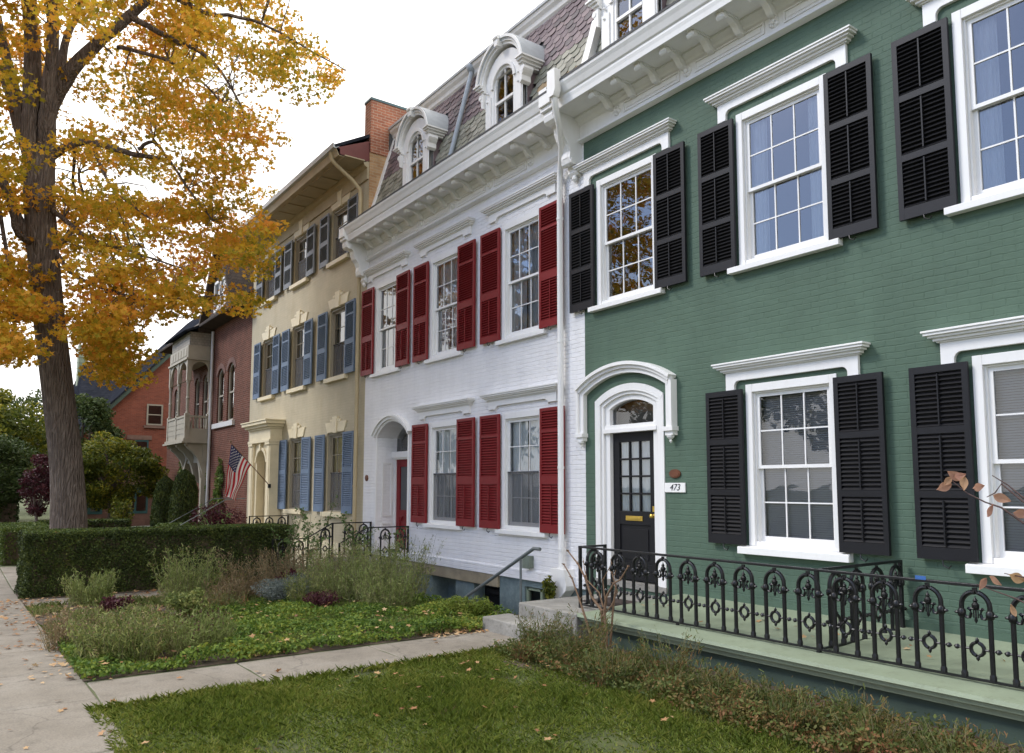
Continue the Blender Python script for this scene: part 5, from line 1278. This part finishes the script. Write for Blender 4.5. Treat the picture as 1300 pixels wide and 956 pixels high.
# -- hedges
def hedge(label,x0,x1,y0,y1,h,leaf,topleaf,n,name='hedge',sz=.05,z=None,wob=.10):
    zb=zg((x0+x1)/2) if z is None else z; o=thing(name,label,'hedge',((x0+x1)/2,(y0+y1)/2,zb)); w_,d_=(x1-x0)/2,(y1-y0)/2
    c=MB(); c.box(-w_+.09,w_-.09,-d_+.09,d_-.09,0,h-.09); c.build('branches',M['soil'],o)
    areas=[2*d_*h,2*d_*h,2*w_*h,2*w_*h,4*w_*d_]; tot=sum(areas); PP=[]
    for k,a in enumerate(areas):
        m=int(n*a/tot*(1.0)); u=rng.uniform(-1,1,m); v=rng.uniform(0,1,m); e=rng.uniform(-.11,.03,m)
        if k==0: P=np.stack([-w_-e*1.,u*d_,v*h],1); P[:,0]=-w_-e
        elif k==1: P=np.stack([w_+e,u*d_,v*h],1)
        elif k==2: P=np.stack([u*w_,-d_-e,v*h],1)
        elif k==3: P=np.stack([u*w_,d_+e,v*h],1)
        else: P=np.stack([u*w_,rng.uniform(-1,1,m)*d_,h+e],1)
        ns=np.sin(P[:,0]*5+P[:,1]*3.1)*np.sin(P[:,2]*6+P[:,1]*4.3)+.5*np.sin(P[:,1]*11)*np.sin(P[:,0]*9+P[:,2]*13)
        P+=unit(P*np.array([1/w_,1/d_,0])+np.array([0,0,.2]))*(ns*wob*.6)[:,None]; PP.append(P)
    # round the upper edges a little
    P=np.concatenate(PP); V,k=leaf_faces(P,sz,'leaf',up=.15,jit=.5); np_mesh('foliage',V,k,leaf,o)
    m=int(n*.12); P=np.stack([rng.uniform(-1,1,m)*w_,rng.uniform(-1,1,m)*d_,h+rng.uniform(-.02,.05,m)],1); V,k=leaf_faces(P,sz*.9,'leaf',up=.6); np_mesh('top_growth',V,k,topleaf,o)['kind']='stuff'
    return o
hedge('large dark clipped yew hedge running from the sidewalk to the house front',-18.35,-17.15,-6.84,-1.75,1.20,LF['yew'],LF['yewtop'],170000,sz=.036)
hedge('low light green clipped hedge to the left of the maple trunk',-29.5,-25.4,-6.86,-5.6,.98,LF['yewtop'],LF['yewtop'],20000,sz=.06)
hedge('low dark hedge to the right of the maple trunk beyond the big hedge',-31.5,-30.5,-5.6,-2.8,.95,LF['yew'],LF['yewtop'],12000,sz=.07)
hedge('long low dark hedge far off at the left edge',-58,-42,-10.5,-5.5,1.75,LF['darktree'],LF['darktree'],14000,sz=.14)
hedge('low light green hedge between the big hedge and the two cone shrubs',-27.0,-26.2,-2.6,-.9,.95,LF['yewtop'],LF['yewtop'],6000,sz=.06)

def cone_shrub(label,x,y,h,r_,n):
    o=thing('arborvitae',label,'shrub',(x,y,zg(x)),group=None)
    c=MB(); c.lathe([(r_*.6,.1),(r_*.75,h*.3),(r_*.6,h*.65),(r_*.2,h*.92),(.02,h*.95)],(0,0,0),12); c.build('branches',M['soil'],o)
    v=rng.uniform(0,1,n)**.85; a=rng.uniform(0,2*pi,n); R_=r_*np.interp(v,[0,.15,.45,.75,.92,1],[.85,1,1,.9,.62,.04])*(1+.07*np.sin(a*5+v*9))+rng.uniform(-.07,.03,n)
    P=np.stack([R_*np.cos(a),R_*np.sin(a),v*h],1); V,k=leaf_faces(P,.055,'leaf',up=.2,dirs=np.tile([0,0,1.],(n,1))); np_mesh('foliage',V,k,LF['yew'],o); return o
cone_shrub('left and shorter of the two dark cone shaped shrubs under the balcony',-28.9,-2.0,2.5,.40,20000)
cone_shrub('right and taller of the two dark cone shaped shrubs under the balcony',-27.4,-1.72,2.72,.42,20000)

def bush(name,label,x,y,r_,h,leaf,n,size=.04,shape='leaf',stems=14,cat='shrub',group=None,z=None,stem='twig',up=.3,clumpy=10,smat=None):
    zb=zg(x)+.0 if z is None else z; o=thing(name,label,cat,(x,y,zb),group=group)
    s=MB()
    for k in range(stems):
        a=random.uniform(0,2*pi); q=random.uniform(.2,.9)*r_; s.tube([(random.uniform(-.04,.04),random.uniform(-.04,.04),-.02),(q*.5*cos(a),q*.5*sin(a),h*.5),(q*cos(a),q*sin(a),h*random.uniform(.75,1.02))],[.006,.004,.002],4,cap=False)
    s.build('stems',smat or M['twig'],o)
    PP=[]
    for k in range(clumpy):
        a=random.uniform(0,2*pi); q=random.uniform(0,.75)*r_; c=(q*cos(a),q*sin(a),h*random.uniform(.35,.8)); PP.append(ball_pts(c,(r_*.42,r_*.42,h*.36),n//clumpy,.3))
    P=np.concatenate(PP); P[:,2]=np.maximum(P[:,2],.01); V,k=leaf_faces(P,size,shape,up=up,jit=.5); np_mesh('foliage',V,k,leaf,o); return o
def wisp(name,label,x,y,r_,h,leaf,n,nst=60,cat='plant',size=.035,group=None,lean=.35,flower=None):
    """upright thin stems with narrow leaves along them"""
    o=thing(name,label,cat,(x,y,zg(x)),group=group); s=MB(); PP=[];DD=[]; T=[]
    for k in range(nst):
        a=random.uniform(0,2*pi); q=random.uniform(0,1)**.6*r_*.6; b=Vector((q*cos(a),q*sin(a),-.01)); a2=a+random.uniform(-.6,.6); hh=h*random.uniform(.35,1.25); t=b+Vector((cos(a2)*hh*lean*random.uniform(.1,1.3),sin(a2)*hh*lean*random.uniform(.1,1.3),hh)); m_=b.lerp(t,.5)+Vector((0,0,hh*.06))
        s.tube([b,m_,t],[.004,.003,.0015],4,cap=False); T.append(t)
        m=n//nst; f=rng.uniform(.08,1,m)[:,None]; pt=(1-f)**2*np.array(b)+2*f*(1-f)*np.array(m_)+f*f*np.array(t); PP.append(pt+rng.normal(size=(m,3))*.018*(1+h)); DD.append(np.tile(np.array(t-b),(m,1))/hh+rng.normal(size=(m,3))*.7)
    s.build('stems',M['wispstem'],o); V,k=leaf_faces(np.concatenate(PP),size,'needle',up=.2,jit=.6,dirs=np.concatenate(DD)); np_mesh('foliage',V,k,leaf,o)
    if flower:
        P=np.concatenate([np.array(t)+rng.normal(size=(6,3))*np.array([.01,.01,.05]) for t in T]); V,k=leaf_faces(P,.02,'leaf'); np_mesh('flowers',V,k,flower,o)['kind']='stuff'
    return o
M['wispstem']=paint('dry_green_stem',(.16,.15,.07),.8,.3,20)
# garden bed (the piece of soil with its leaf litter is ground)
# front left corner clumps
gB='grey green border plants'
wisp('salvia','big grey green bushy clump at the front left corner of the bed',-9.35,-6.45,.60,.40,LF['salvia'],12000,190,size=.04,flower=LF['dry'])
wisp('salvia','bushy grey green clump right of the front corner clump beside the path',-9.35,-5.65,.5,.38,LF['wisp'],8000,120,size=.04,flower=LF['purple'])
wisp('salvia','grey green clump behind the front corner clump in mid bed',-10.5,-6.35,.6,.40,LF['salvia'],9000,150,size=.042,flower=LF['dry'])
wisp('border_plant','leafy green clump against the left end of the dark hedge',-15.2,-5.95,.5,.5,LF['wisp'],5000,90,size=.05)
wisp('border_plant','tall dry topped clump in front of the middle of the dark hedge',-14.2,-4.6,.65,.78,LF['wisp'],6500,120,size=.05,flower=LF['dry'])
wisp('border_plant','dry brownish clump in front of the hedge right of the tall clump',-14.3,-3.7,.55,.7,LF['dry'],3500,80,size=.045,flower=LF['dry'])
wisp('border_plant','low brown seed heads at the left front edge of the bed',-10.6,-6.75,.45,.38,LF['dry'],2600,90,size=.035,flower=LF['dry'])
wisp('border_plant','reddish brown fading clump between the round shrub and the ground cover',-12.4,-4.5,.5,.3,LF['spirea'],3500,90,size=.035)
wisp('border_plant','yellowing fading clump in front of the right half of the hedge',-13.6,-4.2,.45,.4,LF['dry'],2600,70,size=.045,flower=LF['bgtree'])
bush('coral_bells','small dark purple leaved plant in the bed',-13.6,-5.85,.24,.26,LF['purple'],900,.05,cat='plant')
bush('coral_bells','brown purple clump at the foot of the hedge right part',-14.6,-2.7,.3,.4,LF['purple'],1200,.06,cat='plant')
bush('round_shrub','small round grey green shrub in the middle of the bed',-11.9,-5.15,.33,.42,LF['salvia'],2600,.05)
bush('lavender','blue grey mounded plant below the tall wispy plants',-13.2,-3.3,.62,.42,LF['blue'],6500,.04,shape='needle')
bush('lavender','small blue grey mound right behind the larger one',-13.9,-2.7,.45,.45,LF['blue'],3500,.04,shape='needle')
for i,(x,y,r_,h,l) in enumerate(((-14.6,-1.7,.7,.82,'wisp'),(-13.9,-2.2,.7,.75,'dry'),(-13.0,-2.2,.8,.72,'wisp'),(-12.4,-2.6,.7,.7,'wisp'),(-11.6,-2.3,.75,.85,'wisp'),(-11.0,-2.4,.6,.6,'wisp'),(-12.0,-1.7,.7,.95,'salvia'),(-13.2,-1.6,.6,.85,'wisp'),(-15.4,-2.6,.5,.7,'dry'),(-12.6,-3.1,.5,.5,'salvia'))):
    wisp('wispy_plant','tall wispy autumn plant in the mass before the white doorstep',x,y,r_,h,LF[l],4200,120,size=.042,group='wispy autumn plants before the white doorstep',lean=.4)
bush('rust_sedum','rust brown flat topped plant behind the bright ground cover',-11.9,-3.25,.38,.30,LF['purple'],1500,.035,cat='plant')
bush('yellow_plant','small bright yellow leaved plant at the path edge of the bed',-8.75,-5.35,.12,.14,LF['bgtree'],160,.05,cat='plant')
bush('fern','feathery green plant spilling beside the stone steps',-9.55,-1.9,.4,.3,LF['grass'],2500,.05,shape='needle',cat='plant')
bush('potted_weed','yellowing plant in front of the basement window',-9.62,-.35,.14,.45,LF['bgtree'],500,.06,cat='plant')
# roses with sparse leaves
def rose(label,x,y,h,n,lean=(0,0),leaf='rose',seed=3):
    o=thing('rose_bush',label,'shrub',(x,y,zg(x))); s=MB(); rs=random.Random(seed); PP=[]
    for k in range(n):
        a=rs.uniform(0,2*pi); hh=h*rs.uniform(.6,1); e=Vector((cos(a)*.25*hh+lean[0]*hh,sin(a)*.25*hh+lean[1]*hh,hh)); m_=Vector((cos(a)*.1*hh,sin(a)*.1*hh,hh*.55)); s.tube([(0,0,0),m_,e],[.008,.006,.003],5,cap=False)
        for q in range(9):
            t=rs.uniform(.35,1); p=m_.lerp(e,max(0,(t-.5)*2)) if t>.5 else m_*t*2; d=Vector((rs.uniform(-1,1),rs.uniform(-1,1),rs.uniform(-.2,.6)))*.12; s.tube([p,p+d],[.003,.0015],4,cap=False)
            for w_ in range(5): PP.append(np.array(p+d*(.4+.15*w_))+rng.normal(size=3)*.03)
    s.build('stems',M['wispstem'],o); V,k=leaf_faces(np.array(PP),.065,'leaf',up=.4); np_mesh('foliage',V,k,LF[leaf],o)
rose('leggy green rose bush rising above the right end of the hedge',-16.3,-2.2,1.75,7,(0,.0),seed=1)
rose('rose bush with red hips in front of the left doorstep railing',-15.5,-2.0,1.5,8,(0,0),seed=2)
rose('green rose bush in front of the dark red door',-14.5,-1.3,1.5,8,(0,0),seed=5)
rose('small leafy rose showing above the hedge before the yellow doorway',-21.0,-2.4,1.75,5,(0,0),seed=6)
rose('thin rose bush at the corner beside the white wall and doorstep',-13.9,-.9,1.25,5,(0,0),seed=7)
rose('leafy rose bush behind the right end of the hedge by the blue shutters',-17.6,-1.0,1.9,6,(0,0),seed=8)

bush('barberry','dark purple red shrub below the hanging flag',-26.4,-.9,.9,1.5,LF['purple'],6000,.07,stems=20,z=-2.2)
# ivy on the brick wall
def ivy(label,x0,x1,z0,z1,n,seed):
    o=thing('ivy',label,'climbing plant',((x0+x1)/2,-.02,zg(x0))); zb=zg(x0); cx_=(x0+x1)/2; P=[]
    r2=np.random.default_rng(seed)
    while len(P)<n:
        u=r2.uniform(-1,1); v=r2.uniform(0,1); wv=(1-v**2.2)*(.75+.25*math.sin(v*17+seed))
        if abs(u)<wv: P.append((u*(x1-x0)/2+.1*math.sin(v*9),-r2.uniform(.02,.22)*(1-v*.5),z0-zb+v*(z1-z0)))
    V,k=leaf_faces(np.array(P),.10,'leaf',up=.0); s=MB(); s.tube([(0,-.03,0),(.1,-.04,(z1-zb)*.5),(0,-.03,(z1-zb)*.9)],[.02,.015,.005],6); s.build('stem',M['twig'],o); np_mesh('foliage',V,k,LF['ivy'],o)
ivy('ivy climbing the brick wall between the downpipe and the flag',-30.3,-28.5,-2.1,1.1,2600,1)
ivy('narrow ivy strip on the brick wall just left of the white downpipe',-31.4,-30.9,-2.1,.6,900,2)
ivy('ivy under the left half of the wooden balcony',-36.6,-34.3,-2.1,1.2,2600,3)
bush('leafy_shrub','yellow green shrub left of the two cone shrubs',-31.4,-2.9,.4,1.7,LF['bgtree'],1500,.09,stems=10)

# handrails on the brick house steps, small garden bench
bs=thing('entrance_steps','dark stone steps with pale metal handrails below the flag','steps',(-26.2,-1.5,zg(-26)))
s=MB()
for i in range(5): s.box(-.7,.7,-.9+i*.3,1.48,0,.17*(i+1))
s.build('steps',M['porch_dark'],bs)
for dx in (-.75,.75):
    s=MB(); s.tube([(dx,-1.1,.75),(dx,-.7,1.0),(dx,.6,1.75),(dx,1.2,1.78)],.014,8); s.tube([(dx,-1.0,0),(dx,-1.0,.8)],.014,6); s.build('handrail',M['pipe_grey'],bs,smooth=True)
gt=thing('garden_bench','small dark wooden bench by the far hedge','bench',(-31.6,-2.35,zg(-31)))
s=MB(); s.box(-.25,.25,-.45,.45,.62,.68); s.build('seat',M['grey_green_box'],gt)
for dy in (-.38,.38):
    s=MB(); s.box(-.2,.2,dy-.03,dy+.03,0,.62); s.build('leg',M['grey_green_box'],gt)

# -- ground cover between the path and the bed
def gmask(x,y):
    edge=-12.6+.5*np.sin(y*2.1); ok=(x<-8.50+.06*np.sin(y*7))&(x>edge-.2)&(y>-5.0+.25*np.sin(x*2))&(y<-2.2)
    ok2=(x<-8.46+.05*np.sin(y*9))&(x>-10.6)&(y>-6.92)&(y<-4.8)
    ok3=(x<-8.9)&(x>-11.8)&(y>-2.9)&(y<-1.5)
    return ok|(ok2&((np.sin(x*5)*np.sin(y*4)>.25)|(x>-8.85)|(y<-6.6)))|ok3
n=80000; X_=rng.uniform(-13,-8.4,n); Y_=rng.uniform(-7.0,-1.5,n); k_=gmask(X_,Y_); X_=X_[k_];Y_=Y_[k_]
hgt=.08+.10*np.clip(np.sin(X_*3.1+Y_)*np.sin(Y_*3.7)+.4+.3*np.sin(X_*11)*np.sin(Y_*13),0,1); Z_=np.array([zg(a) for a in X_])+rng.uniform(.1,1,len(X_))**.6*hgt
V,k=leaf_faces(np.stack([X_,Y_,Z_],1),.04,'leaf',up=.6,jit=.55); o=np_mesh('ground_cover',V,k,LF['ground']); tag(o,'bright green leafy ground cover along the front path','ground cover',kind='stuff')
# low tufts over the rest of the bed
n=30000; X_=rng.uniform(-15.6,-8.6,n); Y_=rng.uniform(-7.0,-1.6,n); k_=(np.sin(X_*2.3+1)*np.sin(Y_*2.9)+.4*np.sin(X_*7)*np.sin(Y_*6)>-.05)&((Y_>-6.9)); X_=X_[k_];Y_=Y_[k_]
V,k=blades(np.stack([X_,Y_,np.array([zg(a) for a in X_])],1),.10,.004,.6); o=np_mesh('bed_weeds',V,k,LF['wisp']); tag(o,'thin weeds and tufts covering the planting bed','weeds',kind='stuff')
# lawn grass
n=120000; X_=rng.uniform(-7.32,-1.2,n); Y_=rng.uniform(-7.0,-2.6,n); q_=np.sin(X_*1.9+Y_*.7)*np.sin(Y_*2.3-X_*.4)+.6*np.sin(X_*5.1+1)*np.sin(Y_*6.3+2)+rng.normal(size=n)*.35; k_=q_>-1.0; X_=X_[k_];Y_=Y_[k_];q_=q_[k_]; V,k=blades(np.stack([X_,Y_,np.full(len(X_),-1.845)],1),.055,.0035,.75); V=V.reshape(-1,5,3); V[:,:,2]=-1.845+(V[:,:,2]+1.845)*np.clip(.75+.5*q_,.45,1.5)[:,None]; V=V.reshape(-1,3); o=np_mesh('lawn_grass',V,k,LF['grass']); tag(o,'green lawn grass between the path and the porch shrubs','grass',kind='stuff')
n=1500; Y_=rng.uniform(-7.0,-2.6,n); V,k=blades(np.stack([-7.28+rng.normal(size=n)*.03,Y_,np.full(n,-1.845)],1),.07,.0035,.9); o=np_mesh('edge_grass',V,k,LF['grass']); tag(o,'grass fringe overhanging the path edge','grass',kind='stuff')
# shrubs below the porch
sp_=[]
for k in range(20):
    x=-7.05+k*.31; sp_.append((x,-2.35-.35*(k%2)-random.uniform(0,.2),random.uniform(.26,.36),random.uniform(.17,.26)*(1.7 if k in (0,2,5,6) else 1)))
for i,(x,y,r_,h) in enumerate(sp_):
    o=wisp('low_shrub','low green and reddish brown shrub under the porch edge',x,y,r_,h,LF['spirea'],2600,75,cat='shrub',size=.034,group='low shrubs along the porch base',lean=.55)
n=26000; X_=rng.uniform(-7.2,-.8,n); Y_=-2.15-rng.uniform(0,1,n)**.8*.95; Z_=-1.85+rng.uniform(0,.16,n)*(1+.5*np.sin(X_*7)*np.sin(Y_*9)); V,k=leaf_faces(np.stack([X_,Y_,Z_],1),.034,'leaf',up=.5,jit=.5); o=np_mesh('low_growth',V,k,LF['spirea']); tag(o,'low weedy growth between the porch shrubs and the lawn','ground cover',kind='stuff')
# bare multi-stem shrub
s=MB(); PB=Vector((-6.72,-2.12,-1.85))
def pyl(p,Yp=-2.12):
    f=980.; c=Vector(((p[0]-650)/f,-(p[1]-529.96)/f,1)); d=rt2*c.x+up2*c.y+fw; t=(8+Yp)/d.y; return Vector((d.x*t,Yp,d.z*t))-PB
zc=lambda *p:[(700+a*.2308,660+b*.2308) for a,b in p]
for dy,rr,pts in ((0,.016,zc((225,690),(185,530),(150,440),(110,320),(65,245))),(.03,.019,zc((283,700),(275,500),(215,420),(190,310),(150,240),(85,170))),(-.04,.017,zc((300,700),(285,500),(300,420),(345,350),(380,330),(430,255))),(.05,.014,zc((320,700),(345,480),(350,370),(330,290))),(.0,.010,zc((278,540),(330,470),(355,400),(345,300))),(-.03,.010,zc((288,480),(270,400),(200,330),(170,230))),(.02,.008,zc((300,440),(280,330),(330,240)))):
    P=[pyl(p,-2.12+dy) for p in pts]; P=[p+Vector((0,random.uniform(-.02,.02),0)) for p in P]; n_=len(P); s.tube(P,[rr*(1-.6*i/(n_-1)) for i in range(n_)],7)
    for p in P[1:]: s.lathe([(rr*.5,-.01),(rr*.95,0),(rr*.5,.01)],tuple(p),6); s.tube([p,p+Vector((random.uniform(-.05,.05),random.uniform(-.03,.03),random.uniform(.01,.05)))],[rr*.5,.002],5)
o=s.build('bare_shrub',M['twig'],None,loc=tuple(PB),smooth=True); tag(o,'bare brown multi stemmed shrub in front of the railing corner','shrub')
# near branches with a few big leaves entering from the right
nb=thing('cherry_shrub','thin branches with pinkish brown leaves in front of the right window','shrub',(-.35,-5.1,-1.85)); NB=Vector((-.35,-5.1,-1.85))
def pn_(p,Yp):
    f=980.; c=Vector(((p[0]-650)/f,-(p[1]-529.96)/f,1)); d=rt2*c.x+up2*c.y+fw; t=(8+Yp)/d.y; return Vector((d.x*t,Yp,d.z*t))-NB
z6=lambda *p:[(950+a*.3347,380+b*.3347) for a,b in p]
s=MB(); PP=[]
hub=Vector((0,0,1.2)); s.tube([(0,0,0),(.02,.02,.6),hub],[.014,.012,.009],7)
br_=[(z6((1150,900),(1046,850),(960,790),(900,770),(830,735),(775,690)),-5.1),(z6((1150,800),(1046,755),(985,705),(925,668)),-5.0),(z6((1150,820),(1046,770),(960,700),(935,735),(905,750)),-5.15),([(1330,740),(1300,733),(1275,728)],-5.2),([(1330,780),(1290,760),(1240,742)],-5.15)]
for pts,Yp in br_:
    P=[hub]+[pn_(p,Yp) for p in pts]; n_=len(P); s.tube(P,[.005*(1-.7*i/(n_-1)) for i in range(n_)],6)
s.build('branches',M['darktwig'],nb,smooth=True)
lv=MB()
def bigleaf(p,Yp,ang,L_,curl=.25):
    L_*=.82
    c=pn_(p,Yp); ax=(rt2*cos(R(ang))+up2*sin(R(ang))); n_=Vector(fw)*-1; n_=(n_+Vector((random.uniform(-.5,.5),random.uniform(-.5,.5),random.uniform(-.3,.5)))).normalized(); ax=(ax-n_*ax.dot(n_)).normalized(); bx_=n_.cross(ax)
    K=9; vs=[]
    for i in range(K+1):
        t=i/K; w_=.30*sin(pi*t**.85)*(1-.15*t)
        for sg in (-1,0,1): vs.append(c+ax*(t-.5)*L_+bx_*sg*w_*L_+n_*(abs(sg)*.10+curl*(t-.5)**2)*L_)
    b=len(lv.v); lv.v+=[tuple(v) for v in vs]
    for i in range(K):
        for q in (0,1): lv.f.append([b+i*3+q,b+i*3+q+1,b+(i+1)*3+q+1,b+(i+1)*3+q]); lv.m.append(0)
for (a,b,ang,L_,Yp) in ((738,712,200,.075,-5.1),(782,668,150,.07,-5.1),(815,700,260,.065,-5.1),(800,672,20,.06,-5.1),(868,712,10,.065,-5.12),(912,800,60,.06,-5.14),(960,755,-20,.07,-5.14),(1040,812,0,.07,-5.1),(755,690,230,.05,-5.1)):
    p=z6((a,b))[0]; bigleaf(p,Yp,ang,L_)
bigleaf((1288,733),-5.2,160,.075); bigleaf((1246,741),-5.17,-130,.06); bigleaf((1262,738),-5.17,-40,.06); bigleaf((1285,775),-5.15,100,.05)
lv.build('foliage',LF['cherry'],nb,smooth=True)

# -- fallen leaves everywhere
def fallen(name,label,n,x0,x1,y0,y1,z=None,dz=.03,size=.07,mask=None):
    X_=rng.uniform(x0,x1,n);Y_=rng.uniform(y0,y1,n)
    if mask is not None: k_=mask(X_,Y_); X_=X_[k_];Y_=Y_[k_]
    Z_=(np.array([zg(a) for a in X_])+dz if z is None else np.full(len(X_),z))+rng.uniform(0,.012,len(X_))
    V,k=leaf_faces(np.stack([X_,Y_,Z_],1),size,'maple',up=2.2,jit=.45); o=np_mesh(name,V,k,LF['fallen']); tag(o,label,'fallen leaves',kind='stuff'); return o
fallen('fallen_leaves','scattered fallen maple leaves on the sidewalk and bed',520,-24,-5,-9.6,-2,dz=.02,size=.06)
fallen('fallen_leaves','leaf litter lying in the planting bed',2200,-16.9,-8.6,-7.0,-1.4,dz=.025,size=.075)
fallen('fallen_leaves','leaves gathered along the edge of the sidewalk',190,-17,-8.6,-7.3,-6.75,dz=.02,size=.06)
fallen('fallen_leaves','leaves gathered at the foot of the stone steps',260,-8.9,-8.3,-3.2,-1.9,dz=.02,size=.05)
fallen('fallen_leaves','fallen leaves resting on top of the big hedge',90,-18.3,-17.2,-6.85,-1.8,z=zg(-17.7)+1.22,size=.05)
fallen('fallen_leaves','fallen leaves caught on the ground cover',170,-12.5,-8.5,-6.8,-2.2,dz=.13,size=.06)
fallen('fallen_leaves','few red leaves on the lawn and shrubs',90,-7.4,-2.5,-5,-2,dz=.06,size=.06)
fallen('fallen_leaves','few leaves lying on the porch slab',40,-6.9,-1,-1.5,-.1,z=-1.455,size=.06)

# utility wires beyond the roofs at left
s=MB()
for k in range(3):
    P=[(-55+.0,-14+0,7.6+k*.35),(-55,-6,7.2+k*.35),(-55,2,7.5+k*.35)]; s.tube(P,.012,5)
o=s.build('utility_wires',M['iron'],None); tag(o,'thin overhead utility wires beyond the maple trunk','wires')

# ------------------------------------------------------------------ lift everything so that the path lies near z = 0
for o in list(bpy.data.objects):
    if o.parent is None: o.location.z+=LIFT
